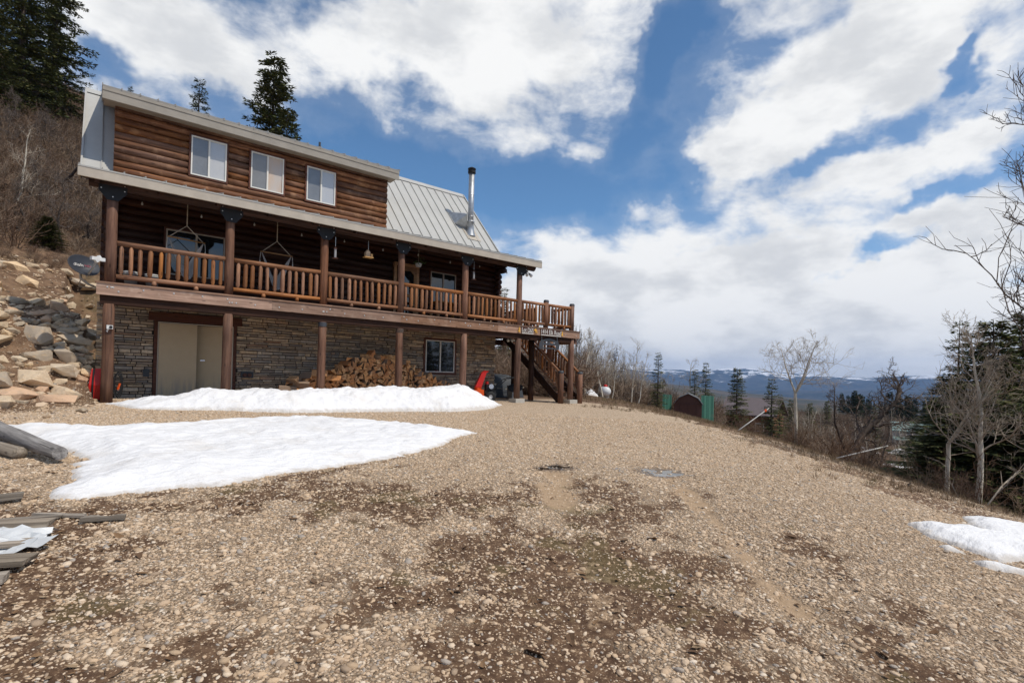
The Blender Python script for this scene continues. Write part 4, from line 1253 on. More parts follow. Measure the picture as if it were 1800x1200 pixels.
while zrow < 1.75:
    x = 4.3+(.07 if rr % 2 else 0)
    while x < 10.35:
        h = float(np.interp(x, prof_x, prof_h))+.06*math.sin(x*9)
        if zrow < h and zrow > .02 and nw < 300:
            o = put(FW[random.randrange(len(FW))], 'firewood_log')
            o.location = (x+random.uniform(-.02, .02), 1.38+random.uniform(-.07, .07), zg+zrow+random.uniform(-.012, .012))
            top = zrow > h-.16
            o.rotation_euler = (random.uniform(-.05, .05), random.uniform(0, 6.28), random.uniform(-.75, .75) if top else random.uniform(-.18, .18))
            s = random.uniform(1.02, 1.32); o.scale = (s, 1, s)
            tag(o, 'split firewood log in the heap against the stone wall', 'firewood', 'split firewood heap')
            nw += 1
        x += .158*random.uniform(.92, 1.1)
    zrow += .136; rr += 1
for k, (x, z, rz) in enumerate(((4.35, .36, 1.45), (4.75, .50, 1.2), (4.6, .26, 1.55), (5.3, .86, .9), (5.75, .72, 1.0), (4.5, .64, .35))):
    o = put(FW[k], 'firewood_log', loc=(x, 1.02, zg+z), rot=(.05, .5*k, rz), scale=(1.15, 1.1, 1.15))
    tag(o, 'firewood log lying crosswise at the left end of the heap', 'firewood', 'crosswise firewood logs')
fg = thing('log_rack', 'black bent steel hoop standing in front of the firewood', 'rack', (8.55, 1.08, tz(8.55, 1.08)))
MB().tube([(-.12, 0, 0), (-.12, 0, .95), (-.06, 0, 1.1), (.02, 0, 1.12)], .014, 6).build('hoop', 'black_metal', fg, smooth=True)
MB().tube([(.12, 0, 0), (.10, 0, .95), (.06, 0, 1.08), (-.02, 0, 1.1)], .014, 6).tube([(-.12, 0, .05), (.12, 0, .05)], .012, 6).build('hoop', 'black_metal', fg, smooth=True)

# ------------------------------------------------------------------ snow blower
sb = thing('snow_blower', 'red snow blower with upright chute behind the snow ridge', 'snow blower', (11.2, .30, tz(11.2, .30)), math.radians(-22))
MB().add([(-.62, -.33, .02), (-.62, .33, .02), (-.1, .33, .05), (-.1, -.33, .05), (-.72, -.33, .42), (-.72, .33, .42), (-.12, .33, .46), (-.12, -.33, .46)],
         [(3, 2, 1, 0), (0, 1, 5, 4), (4, 5, 6, 7), (2, 3, 7, 6), (0, 4, 7, 3), (1, 2, 6, 5)]).build('auger_housing', 'orange_paint', sb)
MB().tube([(-.66, -.30, .2), (-.66, .30, .2)], .13, 10).build('auger', 'black_metal', sb)
MB().tube([(-.28, 0, .45), (-.26, 0, .58)], .13, 14).build('chute_ring', 'orange_paint', sb)
MB().add([(-.40, -.14, .55), (-.16, -.14, .55), (-.16, .14, .55), (-.40, .14, .55), (-.16, -.11, 1.08), (.02, -.11, 1.08), (.02, .11, 1.08), (-.16, .11, 1.08), (-.04, -.12, 1.16), (.12, -.12, 1.14), (.12, .12, 1.14), (-.04, .12, 1.16)],
         [(0, 1, 5, 4), (1, 2, 6, 5), (2, 3, 7, 6), (3, 0, 4, 7), (4, 5, 9, 8), (5, 6, 10, 9), (6, 7, 11, 10), (7, 4, 8, 11)]).build('chute', 'red_paint', sb)
MB().box((-.05, -.2, .3), (.38, .2, .42)).box((.02, -.16, .42), (.34, .16, .66)).build('engine', 'black_metal', sb)
MB().lathe([(.002, .0), (.09, 0), (.10, .05), (.06, .09), (.002, .09)], 14, (.18, -.17-.09, .58), 'Y').build('starter', 'chrome', sb)
MB().tube([(.1, .1, .66), (.1, .1, .76)], .06, 10).build('fuel_cap', 'red_paint', sb)
for y in (-.27, .27):
    wh = MB().lathe([(.08, -.06), (.17, -.065), (.20, -.03), (.20, .03), (.17, .065), (.08, .06)], 18, (.15, y, .2), 'Y').build('wheel', 'rubber', sb, smooth=True)
    MB().lathe([(.002, -.03), (.085, -.03), (.085, .03), (.002, .03)], 12, (.15, y, .2), 'Y').build('rim', 'white_plastic', wh)
    MB().tube([(.3, y*.8, .45), (.75, y*.9, .85), (.98, y, .92)], .016, 6).tube([(.9, y, .91), (1.05, y, .93)], .024, 8).build('handle', 'black_metal', sb, smooth=True)
MB().tube([(.75, -.24, .85), (.75, .24, .85)], .014, 6).build('crossbar', 'black_metal', sb)

# ------------------------------------------------------------------ red pack and cable at the corner post
rp = thing('red_bag', 'red bag with black straps leaning behind the corner post', 'bag', (-.17, .33, tz(-.17, .33)))
MB().add([(-.17, -.12, .02), (.17, -.12, .02), (.18, .12, .02), (-.18, .12, .02), (-.16, -.17, .4), (.16, -.17, .4), (.17, .13, .4), (-.17, .13, .4), (-.11, -.10, .78), (.12, -.10, .80), (.11, .1, .8), (-.12, .1, .78)],
         [(3, 2, 1, 0), (0, 1, 5, 4), (1, 2, 6, 5), (2, 3, 7, 6), (3, 0, 4, 7), (4, 5, 9, 8), (5, 6, 10, 9), (6, 7, 11, 10), (7, 4, 8, 11), (8, 9, 10, 11)]).build('body', 'red_paint', rp)
for s in (-.09, .07): MB().tube([(s, -.14, .05), (s, -.19, .4), (s+.02, -.12, .78)], .018, 6).build('strap', 'rubber', rp)
MB().box((-.18, -.14, 0), (.18, .12, .05)).build('base', 'rubber', rp)
ec = thing('cable_loop', 'coiled black cable hanging on the post beside the red bag', 'cable', (.20, .30, tz(.2, .3)))
for k in range(3):
    MB().tube([(.08*math.sin(a)+.02*k, .02*k, .42+(.26+.03*k)*math.cos(a)) for a in np.linspace(0, 6.28, 20)], .012, 5, False).build('coil', 'rubber', ec, smooth=True)
MB().tube([(.02, -.02, .3), (.06, -.03, .45)], .025, 6).build('plug', 'orange_paint', ec)
sc_ = thing('security_camera', 'small white camera clamped to the left corner post', 'camera', (.02, -.13, 1.72))
MB().box((-.06, -.05, -.04), (.06, .03, .05)).build('body', 'white_plastic', sc_)
MB().lathe([(.001, -.03), (.03, -.03), (.034, 0)], 12, (.02, -.05, .005), 'Y').build('lens', 'black_metal', sc_)
MB().tube([(-.02, .0, -.03), (-.05, .02, -.09), (-.02, .03, -.12)], .015, 6).build('mount', 'white_plastic', sc_)

# ------------------------------------------------------------------ satellite dish
sd_ = thing('satellite_dish', 'dark grey oval satellite dish mounted off the deck corner', 'satellite dish', (-.52, -.05, 3.06))
b = MB()
prof = []
for k in range(7):
    r = .31*k/6
    prof.append((max(r, .001), .10*(k/6)**2))
b.lathe(prof, 32); b.lathe([(.31, .10), (.318, .10), (.318, .085), (.29, .07), (.001, -.02)], 32)
dsh = b.build('reflector', 'dish_grey', sd_, smooth=True)
face = Vector((.42, -.78, .46)).normalized()
to_cam = face.to_track_quat('Z', 'Y')
dsh.rotation_mode = 'QUATERNION'
FQ = Matrix((Vector((.88, .475, .0)).normalized(), Vector((0, 0, 0)), face)).transposed()
xa = Vector((.88, .475, 0)); xa = (xa-face*xa.dot(face)).normalized(); ya = face.cross(xa)
mrot = Matrix((xa, ya, face)).transposed()
dsh.rotation_quaternion = mrot.to_quaternion(); dsh.scale = (1.0, .85, 1)
def text_mesh(txt, size, ext, mat, name):
    cu = bpy.data.curves.new(name, 'FONT'); cu.body = txt; cu.size = size; cu.extrude = ext
    cu.align_x = 'CENTER'; cu.align_y = 'CENTER'
    ob = bpy.data.objects.new(name, cu); COL.objects.link(ob)
    dg = bpy.context.evaluated_depsgraph_get()
    me = bpy.data.meshes.new_from_object(ob.evaluated_get(dg))
    bpy.data.objects.remove(ob)
    me.materials.clear(); me.materials.append(M[mat])
    return me
lt = put(text_mesh('dish', .13, .002, 'letter', 'lettering'), 'lettering', dsh); lt.location = (-.08, .04, .032)
lt2 = put(text_mesh('HD', .09, .002, 'pink_logo', 'lettering'), 'lettering', dsh); lt2.location = (.11, .035, .036)
c0 = Vector((0, 0, 0))
foot = mrot @ Vector((.02, -.27, .03)); tip = mrot @ Vector((.10, -.02, .44))
MB().tube([foot, foot+(tip-foot)*.5-Vector((0, 0, .02)), tip], [.022, .022, .03], 8).build('feed_arm', 'lnb_arm', sd_, smooth=True)
MB().beam(tip-Vector((.12, .06, 0)), tip+Vector((.12, .06, 0)), .09, .075).beam(tip-Vector((.05, .03, .05)), tip+Vector((.05, .03, .05)), .08, .1).build('receiver', 'white_plastic', sd_)
MB().tube([(-.02, .06, -.06), (-.02, .06, -.24), (.12, .1, -.36), (.30, .12, -.42)], .025, 8).tube([(.0, .06, -.2), (-.05, .3, -.4), (.30, .32, -.42)], .015, 6).build('mast', 'lnb_arm', sd_, smooth=True)

# ------------------------------------------------------------------ hanging hammock chairs
def hammock(x, y, label, rz):
    h = thing('hammock_chair', label, 'chair', (x, y, ZD), rz)
    zt_ = 1.86
    MB().tube([(0, 0, zt_), (0, 0, 2.62)], .012, 6).tube([(0, 0, zt_), (-.40, 0, 1.50)], .011, 6).tube([(0, 0, zt_), (.40, 0, 1.47)], .011, 6).build('rope', 'rope', h, smooth=True)
    MB().tube([(-.44, 0, 1.50), (.44, 0, 1.47)], .02, 8).build('bar', 'honey_wood', h, smooth=True)
    b = MB(); n1_, n2_ = 20, 9
    vs = []
    for i_ in range(n2_+1):
        t = i_/n2_
        for j_ in range(n1_+1):
            s = j_/n1_*2-1
            cat_ = 1-abs(s)**2.1
            zt2 = 1.46-.62*cat_; zb2 = 1.44-1.06*(1-abs(s)**2.6)
            x_ = s*.40*(1-.30*math.sin(math.pi*abs(s))*1.0)
            bulge = math.sin(math.pi*(1-abs(s))/2)
            y_ = (.28*math.cos(t*math.pi)*bulge)
            vs.append((x_, y_, zt2+(zb2-zt2)*math.sin(t*math.pi/2 if t < .75 else t*math.pi/2)+.012*math.sin(t*22)))
    fs = [(a*(n1_+1)+c, a*(n1_+1)+c+1, (a+1)*(n1_+1)+c+1, (a+1)*(n1_+1)+c) for a in range(n2_) for c in range(n1_)]
    o = b.add(vs, fs).build('seat', 'cloth', h, smooth=True)
    sm = o.modifiers.new('thickness', 'SOLIDIFY'); sm.thickness = .012
    for s in (-1, 1):
        MB().tube([(s*.43, 0, 1.48), (s*.45, 0, 1.3), (s*.45, 0, 1.22)], .008, 5).tube([(s*.45, 0, 1.24), (s*.45, 0, 1.08)], [.012, .03], 6).build('tassel', 'cloth', h)
    return h
hammock(1.63, 1.0, 'white hanging hammock chair in front of the left porch window', .05)
hammock(3.93, 1.0, 'white hanging hammock chair between the second and third posts', -.1)

# ------------------------------------------------------------------ small things on the balcony
def bucket(x, y, label, g):
    o = thing('bucket', label, 'bucket', (x, y, ZD), 0, g)
    MB().lathe([(.001, .0), (.125, .0), (.15, .37), (.158, .37), (.158, .35)], 20).build('body', 'white_plastic', o, smooth=True)
    MB().lathe([(.15, .30), (.162, .305), (.162, .32), (.15, .325)], 20).build('rim', 'white_plastic', o)
    MB().tube([(.155*math.cos(a), .155*math.sin(a), .30-.10*math.sin(a/1.0) if a < 3.14 else .3) for a in np.linspace(0, 3.14, 9)], .005, 5).build('handle', 'steel_bolt', o)
bucket(.42, .55, 'white plastic bucket nearest the left corner of the balcony', None)
bucket(.86, .62, 'white plastic bucket second from the left corner post', None)
def feeder(x, y, z, label, kind):
    o = thing('bird_feeder', label, 'bird feeder', (x, y, z))
    MB().tube([(0, 0, .2), (0, 0, .48)], .006, 5).build('hook', 'steel_bolt', o)
    if kind == 'house':
        MB().box((-.14, -.10, -.06), (.14, .10, -.035)).build('tray', 'amber', o)
        MB().prism([(-.10, -.035), (.04, -.035), (.04, .11), (-.03, .19), (-.10, .11)], -.07, .07).build('hopper', 'pale_wood', o)
        MB().box((.06, -.06, -.035), (.13, .06, .07)).build('side', 'amber', o)
    else:
        MB().tube([(0, 0, -.14), (0, 0, .12)], .034, 12).build('tube', 'grey_wall', o, smooth=False)
        MB().lathe([(.001, .18), (.055, .13), (.05, .115)], 12).build('lid', 'shed_red', o)
        MB().lathe([(.001, -.18), (.085, -.17), (.09, -.15), (.04, -.135)], 14).build('base', 'shed_red', o)
feeder(6.38, .05, 4.47, 'wooden hopper bird feeder hanging between the third and fourth posts', 'house')
feeder(5.28, -.12, 4.35, 'slim tube feeder hanging just right of the third post', 'tube')
feeder(10.35, -.02, 4.42, 'slim tube feeder hanging just right of the fifth post', 'tube')
pl = thing('hanging_plant', 'hanging basket with green leaves beside the porch door', 'plant', (8.72, 1.1, 4.72))
MB().lathe([(.001, -.1), (.09, -.08), (.13, .04), (.12, .04)], 14).build('pot', 'white_plastic', pl, smooth=True)
b = MB(); rs = np.random.RandomState(4)
for k in range(70):
    c = Vector(rs.randn(3)*np.array([.11, .11, .09]))+Vector((0, 0, .08)); d = Vector(rs.randn(3)).normalized()*.05; e = d.orthogonal().normalized()*.022
    b.add([c-d, c+e, c+d, c-e], [(0, 1, 2, 3)])
b.build('leaves', 'leaf_green', pl)
MB().tube([(0, 0, .05), (0, 0, .55)], .005, 5).build('cord', 'rope', pl)
# string-light bulbs along the porch ceiling
for k, x in enumerate(np.arange(.6, 13, 1.3)):
    o = thing('light_bulb', 'tiny clear bulb on the string under the porch roof', 'light bulb', (x, .55, 4.93-.05*(k % 2)), 0, 'porch string lights')
    MB().lathe([(.001, -.05), (.022, -.035), (.026, -.015), (.014, .01), (.014, .035)], 8).build('glass', 'bulb', o, smooth=True)
    MB().tube([(0, 0, .03), (0, 0, .34)], .006, 4).build('wire', 'rubber', o)
def slat_chair(x, y, rz, label, mat='pale_wood'):
    o = thing('slatted_chair', label, 'chair', (x, y, ZD), rz)
    for k in range(5):
        MB().beam((-.24+.12*k, .25, .32), (-.26+.13*k, .52, 1.0-.04*abs(k-2)), .10, .022, up=(0, 1, .4)).build('back_slat', mat, o)
    for k in range(5):
        MB().box((-.28, -.30+.115*k, .36-.02*k), (.28, -.20+.115*k, .38-.02*k)).build('seat_slat', mat, o)
    for s in (-1, 1):
        MB().beam((s*.31, -.32, 0), (s*.31, -.32, .56), .03, .09).build('leg', mat, o)
        MB().beam((s*.30, .42, 0), (s*.30, -.1, .36), .03, .10).build('leg', mat, o)
        MB().box((s*.33-.07, -.40, .56), (s*.33+.07, .34, .585)).build('armrest', mat, o)
slat_chair(11.35, .75, 2.5, 'pale slatted garden chair on the balcony near the house corner')
slat_chair(13.3, 2.4, 2.2, 'slatted garden chair on the open deck behind the sixth post', 'deck_wood')
tb = thing('deck_table', 'honey coloured wooden table under the right porch window', 'table', (10.05, 1.35, ZD))
for k in range(5): MB().box((-.55, -.35+.14*k, .68), (.55, -.22+.14*k, .72)).build('board', 'honey_wood', tb)
for s in (-1, 1):
    for q in (-1, 1): MB().box((s*.48-.04, q*.26-.04, 0), (s*.48+.04, q*.26+.04, .68)).build('leg', 'honey_wood', tb)
dt = thing('picnic_table', 'dark picnic table on the open end of the deck', 'table', (13.6, 5.0, ZD), .3)
for k in range(5): MB().box((-.8, -.36+.15*k, .70), (.8, -.23+.15*k, .74)).build('board', 'deck_wood', dt)
for s in (-1, 1):
    MB().box((-.8, s*.65-.12, .42), (.8, s*.65+.12, .46)).build('bench', 'deck_wood', dt)
    MB().beam((s*.55, -.7, 0), (s*.55, .2, .70), .05, .1).beam((s*.553, .7, 0), (s*.553, -.2, .70), .05, .1).beam((s*.556, -.7, .38), (s*.556, .7, .38), .05, .08).build('leg', 'deck_wood', dt)

# ------------------------------------------------------------------ signs
def board_sign(x0, x1, txt, label, emb):
    o = thing('name_board', label, 'sign', (x0, -.168, 2.61))
    Lb = x1-x0
    MB().box((0, -.02, -.125), (Lb, -.001, .118)).build('board', 'sign_brown', o)
    t_ = put(text_mesh(txt, .25, .006, 'letter', 'lettering'), 'lettering', o)
    w_ = t_.dimensions.x or 1
    t_.location = (Lb/2, -.027, .0); t_.rotation_euler = (math.pi/2, 0, 0); t_.scale = ((Lb*.98)/max(w_, .1), 1.02, 1)
    MB().box((0, -.036, -.135), (Lb, -.021, -.105)).build('trim', 'letter', o)
    for (ex, kind) in emb:
        if kind == 'tree':
            MB().prism([(ex-.06, -.08), (ex+.06, -.08), (ex+.025, -.02), (ex+.045, -.02), (ex+.015, .04), (ex+.03, .04), (ex, .11), (ex-.03, .04), (ex-.015, .04), (ex-.045, -.02), (ex-.025, -.02)], -.034, -.022).box((ex-.012, -.033, -.105), (ex+.012, -.022, -.079)).build('tree_emblem', 'emblem', o)
        else:
            MB().prism([(ex-.08, .02), (ex-.02, .0), (ex+.05, .02), (ex+.06, .06), (ex+.02, .08), (ex-.01, .11), (ex-.04, .07), (ex-.09, .06)], -.034, -.022).prism([(ex-.01, .0), (ex+.09, -.0), (ex+.08, -.09), (ex+.06, -.09), (ex+.055, -.03), (ex+.02, -.03), (ex+.015, -.09), (ex, -.09)], -.033, -.021).build('animal_emblem', 'emblem', o)
board_sign(12.52, 13.10, 'Lot D65', 'brown board with white letters reading Lot D65 on the deck edge', [(-.13, 'tree'), (.70, 'animal')])
board_sign(13.50, 14.60, '1414 Elk Road', 'brown board with white letters reading 1414 Elk Road on the deck edge', [(1.17, 'tree')])
hs = thing('hanging_sign', 'dark cut metal sign with arch and tree shapes hanging under the deck', 'sign', (14.05, -.10, 2.16))
arc = [(.44*math.sin(a), .02+.20*math.cos(a)) for a in np.linspace(-1.15, 1.15, 13)]
arc2 = [(.36*math.sin(a), .0+.13*math.cos(a)) for a in np.linspace(1.2, -1.2, 13)]
b = MB().prism(arc+arc2, -.012, .0)
b.prism([(-.55, -.22), (-.36, -.22), (-.36, .1), (-.42, .24), (-.47, .1), (-.55, 0)], -.0125, .0005)
b.prism([(.36, -.22), (.53, -.22), (.55, 0), (.48, .1), (.43, .23), (.36, .1)], -.0125, .0005)
b.box((-.37, -.013, -.05), (.37, .001, .03))
b.prism([(-.10, .02), (-.02, .13), (.04, .05), (.12, .02)], -.0115, .0)
b.box((-.36, -.0135, -.20), (.36, .0015, -.15))
b.build('plate', 'sign_metal', hs)
for s in (-.42, .42): MB().tube([(s, -.005, .2), (s, -.005, .40)], .009, 6).build('chain', 'galvanised', hs)

# ------------------------------------------------------------------ things stored under the deck
tp = thing('tarp_heap', 'grey tarpaulin draped over stored goods under the deck', 'tarp', (15.4, 5.2, tz(15.4, 5.2)))
b = MB(); n_ = 18; vs = []
for i_ in range(n_+1):
    for j_ in range(n_+1):
        s, t = i_/n_*2-1, j_/n_*2-1
        k_ = max(abs(s), abs(t)); h_ = 1.05*(1-k_**5)+.10*math.sin(s*9+t*4)*(1-k_**2)
        vs.append((s*1.25*(1-.1*(1-k_)), t*.8, max(0, h_)))
b.add(vs, [(a*(n_+1)+c, (a+1)*(n_+1)+c, (a+1)*(n_+1)+c+1, a*(n_+1)+c+1) for a in range(n_) for c in range(n_)]).build('sheet', 'tarp', tp, smooth=True)
MB().tube([(-1.2, -.75, .5), (0, -.86, .42), (1.2, -.75, .5)], .012, 5).build('rope', 'rope', tp)
ld = thing('round_tray', 'grey round dish on a short stand under the stairs', 'dish', (14.55, 2.6, tz(14.55, 2.6)))
MB().tube([(0, 0, 0), (0, 0, .42)], .03, 8).build('stand', 'sign_metal', ld)
o = MB().lathe([(.001, 0), (.2, .03), (.34, .09), (.34, .10), (.2, .045), (.001, .02)], 24).build('bowl', 'tarp', ld, smooth=True); o.location = (0, 0, .46); o.rotation_euler = (.2, -.55, .4)
bx_ = thing('plank_stack', 'stack of honey coloured planks beyond the deck posts', 'planks', (16.3, 9.2, tz(16.3, 9.2)))
for k in range(9):
    MB().box((-1.5, -.3, 1.0+k*.13), (1.5, .3, 1.0+k*.13+.115)).build('plank', 'honey_wood', bx_)
for s in (-1.2, 1.2): MB().box((s-.06, -.25, 0), (s+.06, .25, 1.0)).build('trestle', 'dark_wood', bx_)

# ------------------------------------------------------------------ weathered timber on the left
def at(u, t):
    """ground point seen at a bearing (pixels right of the drive axis, of 920 per unit) and a distance"""
    k = (u-900)/920.0
    x = CAM.x+(CF.x+CR.x*k)*t; y = CAM.y+(CF.y+CR.y*k)*t
    return x, y, tz(x, y)
def top_z(v, u, t):
    return CAM.z+t*((CF.z+CR.z*(u-900)/920.0)-(v-653.06)/920.0)
gl = log_mesh(4.3, .14, 18, .03, 5)
gl.v = [(x, y*(1.05-.115*x), z*(1.05-.115*x)) for x, y, z in gl.v]
o = gl.build('fallen_log', 'grey_log', smooth=True)
along(o, (-2.05, -3.6, tz(-2.05, -3.6)+.22), (-.47, -7.85, tz(-.47, -7.85)+.12))
for poly in o.data.polygons: poly.use_smooth = len(poly.vertices) == 4
tag(o, 'weathered grey log half buried in the snow at the left edge', 'log')
o = log('fallen_log', (-1.75, -5.3, tz(-1.75, -5.3)+.07), (-.93, -7.1, tz(-.93, -7.1)+.07), .075, 'old_wood', None, 9)
tag(o, 'thinner brown log lying under the grey log', 'log')
def plank(p, q, wd, th, label, dz=0, tilt=0):
    p = Vector((*p, tz(*p)+th/2+.012+dz)); q = Vector((*q, tz(*q)+th/2+.012+dz))
    L = (q-p).length
    rs = np.random.RandomState(int(abs(p.x*100)))
    b = MB(); n_ = 5; vs = []
    for k in range(n_+1):
        x = L*k/n_; j = rs.randn(4)*.004
        e = rs.randn()*.01 if k in (0, n_) else 0
        vs += [(x+e, -wd/2+j[0], -th/2), (x+e*.4, wd/2+j[1], -th/2), (x-e, wd/2+j[1], th/2+j[2]), (x+e*.7, -wd/2+j[0], th/2+j[3])]
    fs = [(0, 3, 2, 1), tuple(4*n_+i for i in range(4))]
    for k in range(n_):
        for i in range(4):
            fs.append((4*k+i, 4*k+(i+1) % 4, 4*k+4+(i+1) % 4, 4*k+4+i))
    o = b.add(vs, fs).build('plank', 'old_wood')
    along(o, p, q)
    return tag(o, label, 'plank')
plank((-.33, -10.14), (-.04, -10.2), .055, .035, 'short grey stick of timber lying apart right of the plank pile', .005)
plank((-.62, -9.80), (-.30, -10.02), .05, .025, 'thin brown slat half sunk in the litter beyond the pile')
plank((-1.45, -10.05), (-.50, -10.30), .13, .045, 'long bleached plank crossing the pile at the left edge', .05)
plank((-1.5, -9.35), (-.74, -9.17), .11, .05, 'grey squared timber below the fallen log', .02)
plank((-1.3, -10.80), (-.565, -11.05), .17, .035, 'wide cracked grey board end lowest at the left edge', .03)
plank((-1.25, -11.15), (-.66, -11.25), .12, .04, 'dark grey board under the wide cracked board')
plank((-1.4, -9.75), (-.45, -9.95), .06, .02, 'narrow dark slat behind the bleached plank', .0)
plank((-1.3, -10.45), (-.60, -10.62), .12, .03, 'pale plank wrapped in torn plastic sheet', .02)
b = MB(); rs = np.random.RandomState(8); n_ = 16; vs = []
for i_ in range(n_+1):
    for j_ in range(n_+1):
        s, t = i_/n_, j_/n_
        x = -1.35+.85*s+.03*rs.randn()*(i_ == n_); y = -10.58+.42*t-.16*s
        vs.append((x, y, tz(x, y)+.035+.05*math.sin(s*7+t*3)*math.sin(t*8+s)+.012*rs.randn()+.05*(1-abs(2*t-1))))
o = b.add(vs, [(a*(n_+1)+c, (a+1)*(n_+1)+c, (a+1)*(n_+1)+c+1, a*(n_+1)+c+1) for a in range(n_) for c in range(n_)]).build('plastic_sheet', 'plastic_sheet')
tag(o, 'torn whitish plastic sheet crumpled among the planks', 'plastic sheet')

# ------------------------------------------------------------------ buildings and things down the slope
def shed():
    x, y, z = at(1211, 50)
    o = thing('barn_shed', 'brown barn shaped shed with grey gambrel roof beyond the gravel', 'shed', (x, y, z-.15), -1.02)
    prof = [(-1.22, 0), (-1.22, 1.75), (-.80, 2.32), (0, 2.72), (.80, 2.32), (1.22, 1.75), (1.22, 0)]
    MB().prism(prof, -1.6, 1.6).build('wall', 'shed_red', o)
    for a, b_ in zip(prof[1:5], prof[2:6]):
        d = Vector((b_[0]-a[0], 0, b_[1]-a[1])); n = Vector((-d.z, 0, d.x)).normalized()*.05
        k = 1.06
        MB().add([(a[0]*k, -1.75, a[1]), (b_[0]*k, -1.75, b_[1]), (b_[0]*k, 1.75, b_[1]), (a[0]*k, 1.75, a[1])]+[(a[0]*k+n.x, -1.75, a[1]+n.z), (b_[0]*k+n.x, -1.75, b_[1]+n.z), (b_[0]*k+n.x, 1.75, b_[1]+n.z), (a[0]*k+n.x, 1.75, a[1]+n.z)],
                 [(0, 1, 2, 3), (7, 6, 5, 4), (0, 4, 5, 1), (1, 5, 6, 2), (2, 6, 7, 3), (3, 7, 4, 0)]).build('roof', 'shed_roof', o)
    d = MB().box((-.7, -1.64, .1), (.7, -1.605, 1.75)).build('door', 'shed_red', o)
    for q in (-.72, 0, .72): MB().box((q-.03, -1.665, .1), (q+.03, -1.642, 1.75)).build('batten', 'sign_brown', d)
    MB().box((-1.1, -1.66, 1.78), (1.1, -1.61, 1.86)).build('trim', 'sign_brown', o)
shed()
for (u0, u1, v0, t, lab) in ((1166, 1182, 692, 49, 'green tarp screen standing left of the barn shaped shed'), (1234, 1256, 694, 49.5, 'green tarp screen standing right of the barn shaped shed')):
    a = Vector(at(u0, t)); c = Vector(at(u1, t+.6)); zt_ = top_z(v0, u0, t)
    o = thing('tarp_screen', lab, 'screen', a)
    d = c-a; nn = 10; vs = []
    for k in range(nn+1):
        q = d*(k/nn)+Vector((0, .06*math.sin(k*1.9), 0)); h0 = q.z-.3; h1 = zt_-a.z-.10*(k/nn)-.05*(k % 3 == 1)
        vs += [(q.x, q.y, h0), (q.x, q.y, h1), (q.x+.02, q.y+.05, h1), (q.x+.02, q.y+.05, h0)]
    MB().add(vs, [(4*k+i, 4*k+4+i, 4*k+4+(i+1) % 4, 4*k+(i+1) % 4) for k in range(nn) for i in range(4)]).build('sheet', 'green_tarp', o)
    for q in (0, 1): MB().tube([d*q+Vector((0, .06, -.3)), d*q+Vector((0, .06, zt_-a.z+.08))], .035, 6).build('stake', 'old_wood', o)
x, y, z = at(1064, 48)
tk = thing('propane_tank', 'white propane tank with a red dome cover at the yard edge', 'tank', (x, y, z), -.72)
MB().lathe([(.001, -1.25), (.2, -1.22), (.36, -1.1), (.43, -.9), (.43, .9), (.36, 1.1), (.2, 1.22), (.001, 1.25)], 22, (0, 0, .62), 'Y').build('vessel', 'tank_white', tk, smooth=True)
MB().lathe([(.001, .25), (.12, .24), (.17, .15), (.17, 0)], 14, (0, -.35, 1.0)).build('dome', 'red_paint', tk, smooth=True)
MB().tube([(0, .3, 1.0), (0, .3, 1.16)], .06, 8).build('valve', 'sign_metal', tk)
for q in (-.7, .7): MB().box((-.3, q-.08, 0), (.3, q+.08, .3)).build('saddle', 'concrete', tk)
x, y, z = at(1037, 46)
snow_patch('rounded grey snow heap left of the propane tank', [(x-.6, y-.5), (x+.5, y-.6), (x+.7, y+.3), (x, y+.7), (x-.7, y+.3)], .06, .62, .55, 83, .05, .05)
# neighbour cabin below the drive
def house(u, t, rz, L, W, hw, hr, wall, roof, name, label, wins=()):
    x, y, z = at(u, t)
    o = thing(name, label, 'house', (x, y, z), rz)
    MB().box((-L/2, -W/2, -.6), (L/2, W/2, hw)).build('wall', wall, o)
    ov = .45
    for s in (-1, 1):
        e = [(-L/2-ov, s*(W/2+ov), hw-.18), (L/2+ov, s*(W/2+ov), hw-.18), (L/2+ov, 0, hw+hr), (-L/2-ov, 0, hw+hr)]
        MB().add(e+[(a, b_, c+.10) for a, b_, c in e], [(0, 1, 2, 3), (7, 6, 5, 4), (0, 4, 5, 1), (1, 5, 6, 2), (2, 6, 7, 3), (3, 7, 4, 0)]).build('roof', roof, o)
    for s in (-1, 1):
        MB().add([(s*L/2, -W/2, hw-.01), (s*L/2, W/2, hw-.01), (s*L/2, 0, hw+hr-.1)], [(0, 1, 2) if s > 0 else (2, 1, 0)]).build('gable', wall, o)
    for (a, b_, c) in wins:
        w_ = MB().box((a-.5, -W/2-.06, b_), (a+.5, -W/2-.005, b_+1.0)).build('window', 'white_vinyl', o)
        MB().box((a-.42, -W/2-.075, b_+.08), (a+.42, -W/2-.062, b_+.92)).build('pane', 'glass_dark', w_)
    return o
house(1326, 64, -1.38, 5.6, 4.6, 2.9, 1.8, 'cabin_brown', 'shingle_purple', 'neighbour_cabin', 'low brown cabin with dull purple roof half hidden below the drive', ((-1.3, .9, 0), (1.3, .9, 0)))
g = house(1622, 80, -1.22, 7.0, 5.0, 2.4, 1.0, 'grey_wall', 'green_roof', 'green_roofed_house', 'grey two storey house with pale green metal roof among trees', ((-2, -.2, 0), (.5, -.2, 0), (2.4, -.2, 0)))
MB().add([(-3.8, -2.95, 1.35), (3.8, -2.95, 1.35), (3.8, -4.2, .95), (-3.8, -4.2, .95), (-3.8, -2.95, 1.45), (3.8, -2.95, 1.45), (3.8, -4.2, 1.05), (-3.8, -4.2, 1.05)], [(0, 1, 2, 3), (7, 6, 5, 4), (0, 4, 5, 1), (1, 5, 6, 2), (2, 6, 7, 3), (3, 7, 4, 0)]).build('porch_roof', 'green_roof', g)
